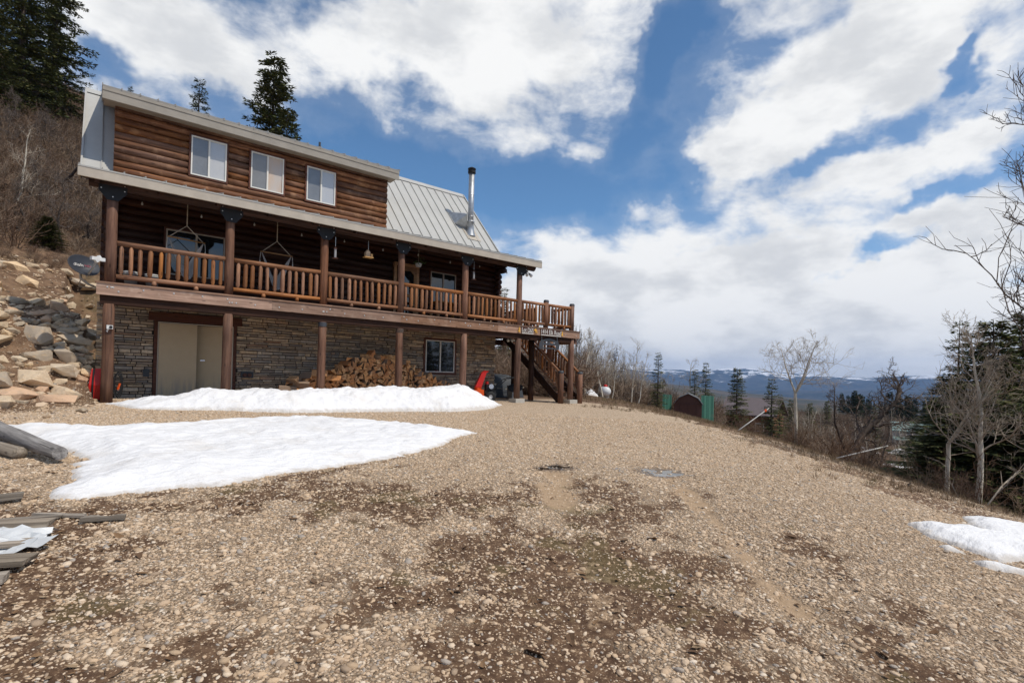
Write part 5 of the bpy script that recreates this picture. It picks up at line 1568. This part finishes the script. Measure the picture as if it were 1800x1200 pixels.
for q in (-3.6, 0, 3.6): MB().box((q-.07, -3.9, -.5), (q+.07, -3.76, 1.0)).build('post', 'grey_wall', g)
def pixel_point(u, v, t):
    k = (u-900)/920.0
    return Vector((CAM.x+(CF.x+CR.x*k)*t, CAM.y+(CF.y+CR.y*k)*t, top_z(v, u, t)))
mk = thing('marker_pole', 'long white pole with an orange ribbon leaning over the drive edge', 'pole', at(1297, 17.5))
inv = Vector(mk.location)
a, c = Vector(at(1297, 17.5))-inv+Vector((0, 0, -.05)), pixel_point(1353, 717, 18.6)-inv
MB().tube([a, c], [.017, .013], 8).build('shaft', 'pvc', mk, smooth=True)
MB().beam(a+(c-a)*.86, a+(c-a)*.91, .04, .07).build('ribbon', 'orange_paint', mk)
pp = thing('plastic_pipe', 'white plastic pipe sticking out over the slope on the right', 'pipe', at(1472, 15.5))
inv = Vector(pp.location)
a, c = Vector(at(1472, 15.5))-inv+Vector((0, 0, .02)), pixel_point(1560, 784, 15.9)-inv
MB().tube([a, c], .017, 8).build('shaft', 'pvc', pp, smooth=True)
MB().tube([c*.98+a*.02, c*1.03-a*.03], .021, 8).build('coupling', 'pvc', pp, smooth=True)

# ------------------------------------------------------------------ plant generators
def conifer_mesh(seed, H=10., rb=2.0, whorl=.42, per=6, dens=1.0, name='crown', top=.9, low=.06, droop=.35, gap=.12, needle=.21, mat='needles'):
    rs = np.random.RandomState(seed)
    tris = []; wood_ = MB()
    z = H*low
    A, D_, U_, Sz = [], [], [], []
    while z < H*.985:
        f = 1-z/H
        rmax = rb*(f**.78)*(1-.35*math.exp(-((f-1)/.12)**2)) if f < 1 else rb
        nb = max(3, int(per*(.6+.6*f)))
        a0 = rs.rand()*6.28
        for k in range(nb):
            if rs.rand() < gap: continue
            a = a0+6.283*k/nb+rs.randn()*.25
            L = rmax*(.62+.5*rs.rand())+.20
            zz_ = z+rs.randn()*whorl*.3
            ns = max(3, int(L/.14*dens))
            t = (np.arange(ns)+.6*rs.rand(ns)+.25)/ns
            dr = droop*(1.0-.55*(z/H))
            px = np.cos(a)*L*t; py = np.sin(a)*L*t
            pz = zz_+L*(.12*t-dr*t**1.6+.14*t**4)
            m_ = 9
            for q in range(m_):
                ang = a+rs.uniform(-1.25, 1.25, ns)
                wdt = (1-.55*t)
                off = rs.rand(ns)*.26*wdt
                cx = px+np.cos(ang)*off; cy = py+np.sin(ang)*off; cz_ = pz+rs.randn(ns)*.05-.03
                ln = needle*(.6+.7*rs.rand(ns))*(.65+.5*wdt)
                el_ = rs.uniform(-.55, .35, ns)
                A.append(np.stack([cx, cy, cz_], 1))
                D_.append(np.stack([np.cos(ang)*np.cos(el_)*ln, np.sin(ang)*np.cos(el_)*ln, np.sin(el_)*ln], 1))
                tw = rs.randn(ns)*.6
                sx2 = np.stack([-np.sin(ang)*np.cos(tw), np.cos(ang)*np.cos(tw), np.sin(tw)], 1)*(ln*.17)[:, None]
                U_.append(sx2)
            if L > .5: wood_.tube([(0, 0, zz_), (np.cos(a)*L*.75, np.sin(a)*L*.75, zz_+L*(.09-dr*.63))], [.02+.012*L, .008], 3, False)
        z += whorl*(.38+.75*f)*(.8+.4*rs.rand())
    A = np.concatenate(A); D_ = np.concatenate(D_); U_ = np.concatenate(U_)
    V = np.stack([A-U_*.5, A+D_*.45-U_, A+D_, A+D_*.45+U_, ], 1).reshape(-1, 3)
    n = len(A)
    F = np.arange(n*4).reshape(n, 4)
    me = np_mesh(name, V, F, mat)
    wood_.tube([(0, 0, -.6), (0, 0, H*.3), (rs.randn()*.05, 0, H*.75), (0, 0, H*.99)], [.045*H**.75*.6, .036*H**.75*.6, .018*H**.75*.5, .01], 8, False)
    return me, wood_.mesh('trunk', 'fir_bark', True), H
def place_tree(protos, u, t, topv, label, name, group=None, width=None, cat='tree', xyz=None, hh=None, lean=0):
    crown, trunk, H = protos
    x, y, z = at(u, t) if xyz is None else xyz
    h = (top_z(topv, u, t)-z) if hh is None else hh
    o = thing(name, label, cat, (x, y, z-.05), random.uniform(0, 6.28), group)
    s = h/H; wsc = s if width is None else width
    o.scale = (wsc, wsc, s)
    if lean: o.rotation_euler = (0, lean, 0)
    put(crown, 'crown', o); put(trunk, 'trunk', o)
    return o
random.seed(33)
CN = [conifer_mesh(900, 10, 2.0, .40, 7, 1.0), conifer_mesh(901, 10, 1.7, .44, 6, 1.0, gap=.2), conifer_mesh(902, 10, 2.4, .34, 11, 1.15, droop=.45, low=.03, gap=.06), conifer_mesh(903, 10, 1.5, .5, 6, .9, gap=.28)]
CBIG = conifer_mesh(910, 14, 2.8, .50, 8, 1.25, droop=.42, needle=.23, gap=.20)
CBIG2 = conifer_mesh(911, 12, 2.6, .50, 8, 1.25, droop=.3, needle=.23, gap=.15)
place_tree(CBIG, 20, 40, -190, 'large dark fir at the upper left corner of the hill', 'fir_tree', 'firs on the upper left hill')
place_tree(CBIG, 78, 44, -150, 'large dark fir nearest the roof on the upper left hill', 'fir_tree', 'firs on the upper left hill')
place_tree(CBIG2, -45, 36, -120, 'dark fir partly cut by the left picture edge', 'fir_tree', 'firs on the upper left hill')
place_tree(CN[1], 196, 62, 262, 'small fir just left of the roof edge on the hill', 'fir_tree')
place_tree(CBIG2, 466, 45, 92, 'tall full fir rising behind the dormer roof', 'fir_tree', width=1.7)
place_tree(CN[0], 492, 41, 185, 'paler young fir in front of the tall fir behind the dormer', 'fir_tree')
place_tree(CN[1], 336, 50, 132, 'narrow fir tip above the dormer roof between two windows', 'fir_tree', width=1.15)
place_tree(CN[3], 213, 58, 148, 'tiny fir tip left above the dormer roof corner', 'fir_tree')
place_tree(CN[1], 884, 44, 502, 'fir top seen past the cabin corner above the balcony rail', 'fir_tree')
place_tree(CN[3], 1157, 46, 618, 'ragged fir standing among bare aspens left of the shed', 'fir_tree', width=.62)
place_tree(CN[1], 1241, 64, 634, 'slim fir right behind the barn shaped shed', 'fir_tree', width=.8)
place_tree(CN[3], 1222, 62, 648, 'shorter fir directly behind the barn shaped shed', 'fir_tree', width=.8)
place_tree(CN[0], 1296, 52, 644, 'dense fir above the purple cabin roof', 'fir_tree', width=.8)
place_tree(CN[1], 1357, 54, 662, 'fir with rounded top right of the purple cabin roof', 'fir_tree', width=.85)
place_tree(CN[1], 1686, 19.5, 556, 'slender fir with open tiers behind the two aspens', 'fir_tree', width=.62)
place_tree(CN[2], 1745, 17.5, 556, 'dark dense fir behind the right aspen', 'fir_tree', width=.85)
place_tree(CN[2], 1806, 18.5, 540, 'dark fir at the right picture edge', 'fir_tree', width=.9)
place_tree(CN[2], 1668, 20, 655, 'low dark fir between the green roof and the left aspen', 'fir_tree', width=.80)
place_tree(CN[2], 1705, 15.5, 668, 'broad low fir right behind the two aspens', 'fir_tree', width=.95)
place_tree(CN[0], 1768, 14.5, 690, 'young fir with sunlit tips beside the right aspen', 'fir_tree', width=.75)
place_tree(CN[2], 1690, 14.6, 722, 'low spreading fir left below the right aspen', 'fir_tree', width=.8)
place_tree(CN[2], 1748, 13.9, 728, 'low spreading fir right below the right aspen', 'fir_tree', width=.85)
place_tree(CN[0], 1796, 13.4, 700, 'low fir in front of the right edge fir', 'fir_tree', width=.8)
for (u, t, v, lab) in ((1425, 62, 706, 'small dark fir under the tall aspen crown'), (1455, 70, 702, 'small dark fir right of the tall aspen stem'), (1392, 66, 700, 'small dark fir left of the tall aspen stem'), (1540, 60, 712, 'small dark fir behind the crooked oak'), (1372, 58, 690, 'dark fir beside the purple roofed cabin gable')):
    place_tree(CN[int(u) % 3], u, t, v, lab, 'fir_tree', width=.6)
# far wood beyond the green-roofed house: one mass of dark conifers
FARC = [conifer_mesh(950+k, 10, 2.3, .9, 6, .45, needle=.7, mat='needles_far', gap=.05)[0] for k in range(3)]
n = 420
U = R.uniform(1480, 2000, n); T_ = np.exp(R.uniform(np.log(150), np.log(620), n))
k = (U-900)/920
P = np.stack([CAM.x+(CF.x+CR.x*k)*T_, CAM.y+(CF.y+CR.y*k)*T_], 1)
ok = fbm(P[:, 0]/60, P[:, 1]/60, 3, 77) > .47
P = P[ok]; n = len(P)
hs_ = R.uniform(.6, 1.1, n)
scatter('far_wood', FARC, np.stack([P[:, 0], P[:, 1], terrain(P[:, 0], P[:, 1])-.3], 1), np.stack([np.zeros(n), np.zeros(n), R.rand(n)*6.28], 1), np.stack([hs_*.9, hs_*.9, hs_], 1), 'dark far conifer wood beyond the green roofed house')

def bare_tree(seed, H=5., r0=.09, n1=13, n2=6, n3=5, up=.6, wander=.10, fork=None, start=.28, tmat='aspen_bark', cmat='aspen_twig', lean=(0, 0), spread=.33, curl=.25, tw=1.3):
    rs = np.random.RandomState(seed); tr = MB(); cr = MB()
    def path(p, d, L, nseg, wd, upk):
        pts = [Vector(p)]; d = Vector(d).normalized()
        for k in range(nseg):
            d = (d+Vector(rs.randn(3))*wd+Vector((0, 0, upk/nseg))).normalized()
            pts.append(pts[-1]+d*(L/nseg))
        return pts
    def radd(r, n, end): return [r*(1-(1-end)*k/n) for k in range(n+1)]
    def child_dir(d, ang):
        o_ = d.orthogonal().normalized(); o_.rotate(Quaternion(d, rs.rand()*6.283))
        return (d*math.cos(ang)+o_*math.sin(ang)).normalized()
    trunks = [(Vector((0, 0, -.3)), Vector((lean[0], lean[1], 1)), H, r0, start)]
    if fork:
        z0 = H*fork
        base = path((0, 0, -.3), (lean[0], lean[1], 1), z0+.3, 5, wander*.7, .1)
        tr.tube(base, radd(r0, 5, .85), 8, False)
        trunks = []
        for k in range(rs.choice([2, 3])):
            a = rs.rand()*6.28
            trunks.append((base[-1], Vector((math.cos(a)*.55+lean[0], math.sin(a)*.55+lean[1], 1)), H-z0, r0*.62, .05))
        for k in range(3):
            q = base[2+rs.randint(0, 3)]
            sub_ = path(q, child_dir((base[-1]-base[0]).normalized(), 1.1), H*.2, 4, curl, .4)
            cr.tube(sub_, radd(r0*.25, 4, .4), 4, False)
    for (p0, d0, L0, rr_, st) in trunks:
        ns = 9
        pts = path(p0, d0, L0, ns, wander, .12)
        tr.tube(pts, radd(rr_, ns, .16), 8, False)
        m1 = max(4, int(n1/len(trunks)))
        for i1 in range(m1):
            t = st+(1-st)*((i1+rs.rand())/m1)
            t = min(t, .98); k = t*ns; q = pts[int(k)].lerp(pts[min(int(k)+1, ns)], k-int(k))
            d = (pts[min(int(k)+1, ns)]-pts[int(k)]).normalized()
            L1 = H*spread*(1.1-.75*t)*(.6+.7*rs.rand())
            p1 = path(q, child_dir(d, .75+.5*rs.rand()), L1, 6, curl, up)
            r1 = rr_*(.36-.22*t)
            cr.tube(p1, radd(r1, 6, .25), 4, False)
            for i2 in range(n2):
                t2 = .2+.8*(i2+rs.rand())/n2; t2 = min(t2, .99); k2 = t2*6
                q2 = p1[int(k2)].lerp(p1[min(int(k2)+1, 6)], k2-int(k2)); dd = (p1[min(int(k2)+1, 6)]-p1[int(k2)]).normalized()
                L2 = L1*(.55-.3*t2)*(.6+.8*rs.rand())
                p2 = path(q2, child_dir(dd, .6+.5*rs.rand()), L2, 4, curl*.9, up*.6)
                cr.tube(p2, radd(max(r1*.42, .0045*tw), 4, .45), 3, False)
                for i3 in range(n3):
                    t3 = .25+.75*(i3+rs.rand())/n3; k3 = min(t3, .99)*4
                    q3 = p2[int(k3)].lerp(p2[min(int(k3)+1, 4)], k3-int(k3)); d3 = (p2[min(int(k3)+1, 4)]-p2[int(k3)]).normalized()
                    p3 = path(q3, child_dir(d3, .7), L2*.45*(.5+rs.rand()), 2, curl, up*.4)
                    cr.tube(p3, [max(r1*.22, .0032*tw), .0028*tw, .0022*tw], 3, False)
    return cr.mesh('crown', cmat, False), tr.mesh('trunk', tmat, True), H
def bare(protos, u, t, topv, label, name='aspen_tree', **kw): return place_tree(protos, u, t, topv, label, name, **kw)
AS = [bare_tree(1000+k, 5, .075, 14, 6, 5, lean=(.05*(k-1), .03)) for k in range(4)]
bare(bare_tree(1011, 5, .075, 27, 8, 6, fork=.50, spread=.40, lean=(.05, -.05), wander=.06, curl=.3), 1402, 19.4, 594, 'forked pale aspen standing alone against the blue hills')['category'] = 'tree'
bare(bare_tree(1012, 5, .082, 26, 8, 6, fork=.40, spread=.34, wander=.05, up=.8), 1667, 12.6, 634, 'left of two pale spotted aspens before the dark firs')
bare(bare_tree(1013, 5, .082, 26, 8, 6, spread=.38, wander=.05, up=.75, start=.25), 1722, 11.9, 556, 'right of two pale spotted aspens before the dark firs')
bare(bare_tree(1014, 8, .10, 28, 8, 5, spread=.34, tw=1.6, cmat='oak_twig', wander=.05, up=.8, start=.25), 1885, 10.4, 110, 'tall aspen whose bare branches reach in at the right edge')
bare(AS[2], 1800, 13, 640, 'thin aspen stem at the right picture edge below the big branches')
OAK = bare_tree(1020, 5, .15, 24, 8, 6, tw=2.0, wander=.22, curl=.42, up=.5, tmat='oak_bark', cmat='oak_twig', lean=(.5, -.42), spread=.34, start=.22)
OAK2 = bare_tree(1021, 5, .10, 20, 8, 6, tw=1.8, wander=.18, curl=.40, up=.6, tmat='oak_bark', cmat='oak_twig', lean=(.1, 0), spread=.30)
OAK3 = bare_tree(1022, 4, .08, 16, 6, 5, wander=.2, curl=.42, up=.5, tmat='oak_bark', cmat='oak_twig', lean=(-.1, .1), spread=.42, start=.12)
o = bare(OAK, 1487, 17.5, 590, 'dark crooked oak leaning right over the slope', 'oak_tree', hh=4.6); o.rotation_euler = (0, 0, .15)
bare(OAK2, 1494, 18.4, 664, 'upright dark oak beside the crooked leaning oak', 'oak_tree')
x, y, z = at(1640, 22)
lt_ = thing('leaning_trunk', 'thick dark broken trunk leaning left beside the green roof', 'tree trunk', (x, y, z))
dl_ = Vector((-CR.x, -CR.y, 0)).normalized()
MB().tube([(0, 0, -.3), dl_*.25+Vector((0, 0, .5)), dl_*.55+Vector((0, 0, 1.1)), dl_*.75+Vector((0, 0, 1.45))], [.24, .18, .13, .06], 9).build('trunk', 'oak_bark', lt_, smooth=True)
MB().tube([(0, 0, .2), (.2, .1, .55), (.5, .2, .75)], [.09, .06, .02], 6).build('branch', 'oak_bark', lt_, smooth=True)
# distinct pale stems behind the yard
bare(AS[0], 1110, 42, 590, 'tall white aspen stem left of the ragged fir', cat='tree', width=.8)
bare(AS[1], 1122, 40, 612, 'second white aspen stem left of the ragged fir', width=.75)
bare(AS[2], 1209, 62, 624, 'bare white aspen rising behind the barn shaped shed')
bare(AS[3], 1062, 44, 588, 'spreading bare aspen above the propane tank')
bare(AS[1], 1028, 36, 566, 'bare grey aspen close to the stair end of the deck')
bare(AS[2], 14, 26, 205, 'thin white aspen at the left edge of the brushy hill')
bare(OAK3, 55, 30, 160, 'tall bare oak scrub below the upper left firs', 'oak_tree')
# thicket of bare aspens behind the yard
random.seed(9)
for k in range(170):
    u = 880+300*random.random()**.85; t = random.uniform(50, 90)
    tv = np.interp(u, [880, 1005, 1060, 1110, 1150, 1200], [540, 560, 592, 618, 642, 660])+random.uniform(-6, 34)
    p_ = random.choice(AS+[OAK2, OAK3])
    bare(p_, u, t, tv, 'bare grey sapling in the thicket behind the yard', 'bare_sapling', group='thicket behind the yard', width=random.uniform(.55, .9))
for k in range(90):
    u = random.uniform(1190, 1640); t = random.uniform(24, 85)
    tv = np.interp(u, [1190, 1300, 1400, 1500, 1640], [672, 700, 712, 700, 720])+random.uniform(-14, 40)
    if top_z(tv, u, t)-at(u, t)[2] < .7 or (u < 1385 and t < 62): continue
    p_ = random.choice(AS+[OAK2, OAK3, OAK3])
    bare(p_, u, t, tv, 'bare sapling on the slope below the drive', 'bare_sapling', group='saplings below the drive', width=random.uniform(.5, .8))
for k in range(60):
    u = random.uniform(-60, 170); t = random.uniform(24, 44)
    p_ = random.choice([OAK2, OAK3, OAK3])
    x, y, z = at(u, t)
    place_tree(p_, u, t, 0, 'bare scrub oak on the brushy hill left of the cabin', 'scrub_oak', 'scrub oaks on the left hill', xyz=(x, y, z), hh=random.uniform(2.2, 4.4), width=random.uniform(.55, .85))
gb = place_tree(CN[2], 74, 24, 0, 'small green fir bush on the brushy hill left of the cabin', 'fir_bush', hh=1.5, width=.35)

# ------------------------------------------------------------------ brush, dry grass (nobody could count these)
def shrub(seed, H=1.3, stems=16, mat='brush_twig'):
    rs = np.random.RandomState(seed); b = MB()
    for k in range(stems):
        a = rs.rand()*6.28; tl = rs.uniform(.1, .85)
        d = Vector((math.cos(a)*math.sin(tl), math.sin(a)*math.sin(tl), math.cos(tl))); L = H*rs.uniform(.6, 1.1)
        p = Vector((math.cos(a)*.12*rs.rand(), math.sin(a)*.12*rs.rand(), -.1)); pts = [p]
        for q in range(4):
            d = (d+Vector(rs.randn(3))*.22+Vector((0, 0, .06))).normalized(); pts.append(pts[-1]+d*L/4)
        b.tube(pts, [.013, .011, .008, .006, .003], 3, False)
        for q in range(7):
            t = rs.uniform(.8, 3.9); q0 = pts[int(t)].lerp(pts[int(t)+1], t-int(t))
            e = (d+Vector(rs.randn(3))*.75).normalized(); l2 = L*rs.uniform(.12, .36)
            m_ = q0+e*l2*.5+Vector(rs.randn(3))*.03; e2 = q0+e*l2+Vector((0, 0, .04))
            b.tube([q0, m_, e2], [.0055, .0045, .003], 3, False)
            for w_ in range(2):
                f = (e+Vector(rs.randn(3))*.8).normalized()
                b.tube([m_, m_+f*l2*.5], [.004, .0025], 3, False)
    return b.mesh('shrub', mat)
SH = [shrub(1200+k, 1.3, 15) for k in range(6)]
def tuft(seed):
    rs = np.random.RandomState(seed); b = MB()
    for k in range(26):
        a = rs.rand()*6.28; r = .10*rs.rand(); L = rs.uniform(.08, .26); tl = rs.uniform(.2, 1.25)
        p = Vector((math.cos(a)*r, math.sin(a)*r, 0)); d = Vector((math.cos(a)*math.sin(tl), math.sin(a)*math.sin(tl), math.cos(tl)))
        s = Vector((-math.sin(a), math.cos(a), 0))*.004
        e = p+d*L-Vector((0, 0, .25*L*tl))
        b.add([p-s, p+s, p+d*L*.5+s*.7, e, p+d*L*.5-s*.7], [(0, 1, 2, 4), (4, 2, 3)])
    return b.mesh('tuft', 'dry_grass')
TU = [tuft(1300+k) for k in range(5)]
def fill(name, protos, U0, U1, t0, t1, n, cond, smin, smax, label, pw=1.6, sink=.03):
    U = R.uniform(U0, U1, n); T_ = (t0**pw+(t1**pw-t0**pw)*R.rand(n))**(1/pw)
    k = (U-900)/920
    X = CAM.x+(CF.x+CR.x*k)*T_; Y = CAM.y+(CF.y+CR.y*k)*T_
    ok = cond(X, Y, U, T_) > R.rand(n)
    X, Y = X[ok], Y[ok]; n = len(X)
    s = R.uniform(smin, smax, n)
    return scatter(name, protos, np.stack([X, Y, terrain(X, Y)-sink], 1), np.stack([R.randn(n)*.12, R.randn(n)*.12, R.rand(n)*6.28], 1), np.stack([s, s, s*R.uniform(.8, 1.2, n)], 1), label)
def dhill(X, Y): return np.minimum(-.5*(X+1.7)+.866*(Y+1.0), np.maximum((-.27-X)*12, (Y-11)*4))
def sdrop(X, Y): return (X-17)*.758-(Y+4)*.652
fill('hill_brush', SH, -80, 330, 17, 62, 4600, lambda X, Y, U, T_: sstep(13.5, 25, dhill(X, Y)+6*(fbm(X*.3, Y*.3, 3, 88)-.5))*.97+.03*(dhill(X, Y) > 13), .6, 1.7, 'grey brown leafless brush covering the left hillside')
fill('hill_scrub', SH, -60, 175, 20, 32, 420, lambda X, Y, U, T_: (dhill(X, Y) > 12.5)*.8, .22, .5, 'low dead twigs on the bare part of the left slope')
fill('slope_brush', SH, 1230, 1960, 11, 150, 7000, lambda X, Y, U, T_: sstep(1.5, 6, sdrop(X, Y))*(fbm(X*.15, Y*.15, 3, 89) > .34)*(1-.93*(U < 1392)*(T_ < np.where(U < 1265, 54, 62)))*(1-.8*(np.abs(U-1565) < 85)*(T_ > 14)*(T_ < 78)), .3, .85, 'grey leafless brush on the slope below the drive')
fill('valley_brush', SH, 1265, 1990, 40, 190, 5200, lambda X, Y, U, T_: (fbm(X*.06, Y*.06, 3, 84) > .36)*(1-.95*(U < 1392)*(T_ < 70))*(1-.93*(np.abs(U-1575) < 95)*(T_ < 84)), 1.0, 2.3, 'grey leafless woods filling the flat below the drive')
fill('yard_brush', SH, 860, 1265, 27, 100, 3600, lambda X, Y, U, T_: sstep(18.5, 21.5, X+3*(fbm(X*.2, Y*.2, 2, 87)-.5))*np.where(U < 1020, 1, (T_ > np.where(U < 1165, 51, 54))*1.0), .8, 2.3, 'grey leafless brush behind the far end of the yard')
fill('dry_grass', TU, 1010, 1950, 8, 40, 8000, lambda X, Y, U, T_: sstep(-1.2, .8, sdrop(X, Y)+1.6*(fbm(X*.8, Y*.8, 3, 86)-.5))*sstep(9, 4, sdrop(X, Y)), .35, .8, 'dry matted grass along the edge of the drive', 1.3, .01)
fill('yard_grass', TU, 990, 1260, 19, 36, 1500, lambda X, Y, U, T_: sstep(.40, .7, fbm(X*.5, Y*.5, 3, 85)+.25*sstep(15.5, 18, X))*(X > 14.5), .4, .9, 'dry grass tufts at the back of the gravel yard', 1.3, .01)
fill('weeds', TU, 0, 1800, 2.6, 8.5, 900, lambda X, Y, U, T_: np.clip(masks(X, Y)[4]*1.2+.35*masks(X, Y)[3]*(X < 1), 0, 1), .10, .32, 'tiny sprouts and dead stems in the gravel', 1.2, .003)
# a few fallen branches and dry stalks near the aspens
for k, (u, t, u2, v2, t2, r_, lab) in enumerate(((1735, 11.2, 1796, 824, 11.6, .02, 'bleached fallen branch propped up right of the two aspens'), (1690, 11.4, 1668, 838, 11.2, .012, 'thin bleached branch lying between the two aspens'), (1598, 8.9, 1604, 848, 8.95, .010, 'dry brown stalk standing at the drive edge'))):
    p = Vector(at(u, t)); q = pixel_point(u2, v2, t2)
    o = thing('dead_branch', lab, 'branch', p)
    d = q-p
    MB().tube([(0, 0, -.05), d*.5+Vector((.03, .02, .03)), d], [r_, r_*.8, r_*.35], 6).build('stem', 'aspen_twig' if k < 2 else 'oak_bark', o, smooth=True)
    for j in range(5):
        c = d*(.35+.13*j); e = c+d*.22+Vector((random.uniform(-.15, .15), random.uniform(-.15, .15), random.uniform(.02, .15)))*d.length
        MB().tube([c, e], [r_*.5, r_*.2], 5).build('twig', 'aspen_twig' if k < 2 else 'oak_bark', o)

# firs behind the photographer, mirrored in the lower window
for k, (x, y, h) in enumerate(((23.5, -20, 9), (27, -23, 11), (25.5, -26, 10), (30, -21, 12), (31, -27.5, 12))):
    place_tree(CN[k % 3], 0, 0, 0, 'fir standing down the slope right of the photographer', 'fir_tree', 'firs right of the photographer', xyz=(x, y, tz(x, y)), hh=h, width=1.0)

# dead leaves and bits of bark on the drive
def flake(seed):
    rs = np.random.RandomState(seed); b = MB()
    n_ = 6; vs = [(math.cos(a)*(.6+.5*rs.rand()), math.sin(a)*(.35+.3*rs.rand()), .25*rs.rand()) for a in np.linspace(0, 6.283, n_+1)[:-1]]
    b.add(vs+[(0, 0, -.05)], [(i, (i+1) % n_, n_) for i in range(n_)])
    return b.mesh('flake', 'leaf_litter')
def twig(seed):
    rs = np.random.RandomState(seed)
    return MB().tube([(-1, 0, .05), (-.3, .15*rs.randn(), .12), (.4, .15*rs.randn(), .08), (1, .2*rs.randn(), .05)], [.07, .06, .05, .03], 4).mesh('twig', 'leaf_litter')
FL = [flake(1400+k) for k in range(4)]+[twig(1410+k) for k in range(2)]
n = 9000
P, T_ = frustum_points(n, 1.7, 12, 1.3)
dk = masks(P[:, 0], P[:, 1])
pr = np.clip(.06+.45*dk[0]+.35*sstep(.6, -1.2, P[:, 0])*(P[:, 1] < -3), 0, 1)
ok = (R.rand(n) < pr); P = P[ok]; n = len(P)
s_ = np.exp(R.randn(n)*.4)*.016
scatter('leaf_litter', FL, np.stack([P[:, 0], P[:, 1], terrain(P[:, 0], P[:, 1])+.008], 1), np.stack([R.randn(n)*.25, R.randn(n)*.25, R.rand(n)*6.28], 1), np.stack([s_*1.4, s_*1.2, s_], 1), 'dead leaves and bits of bark strewn over the drive')
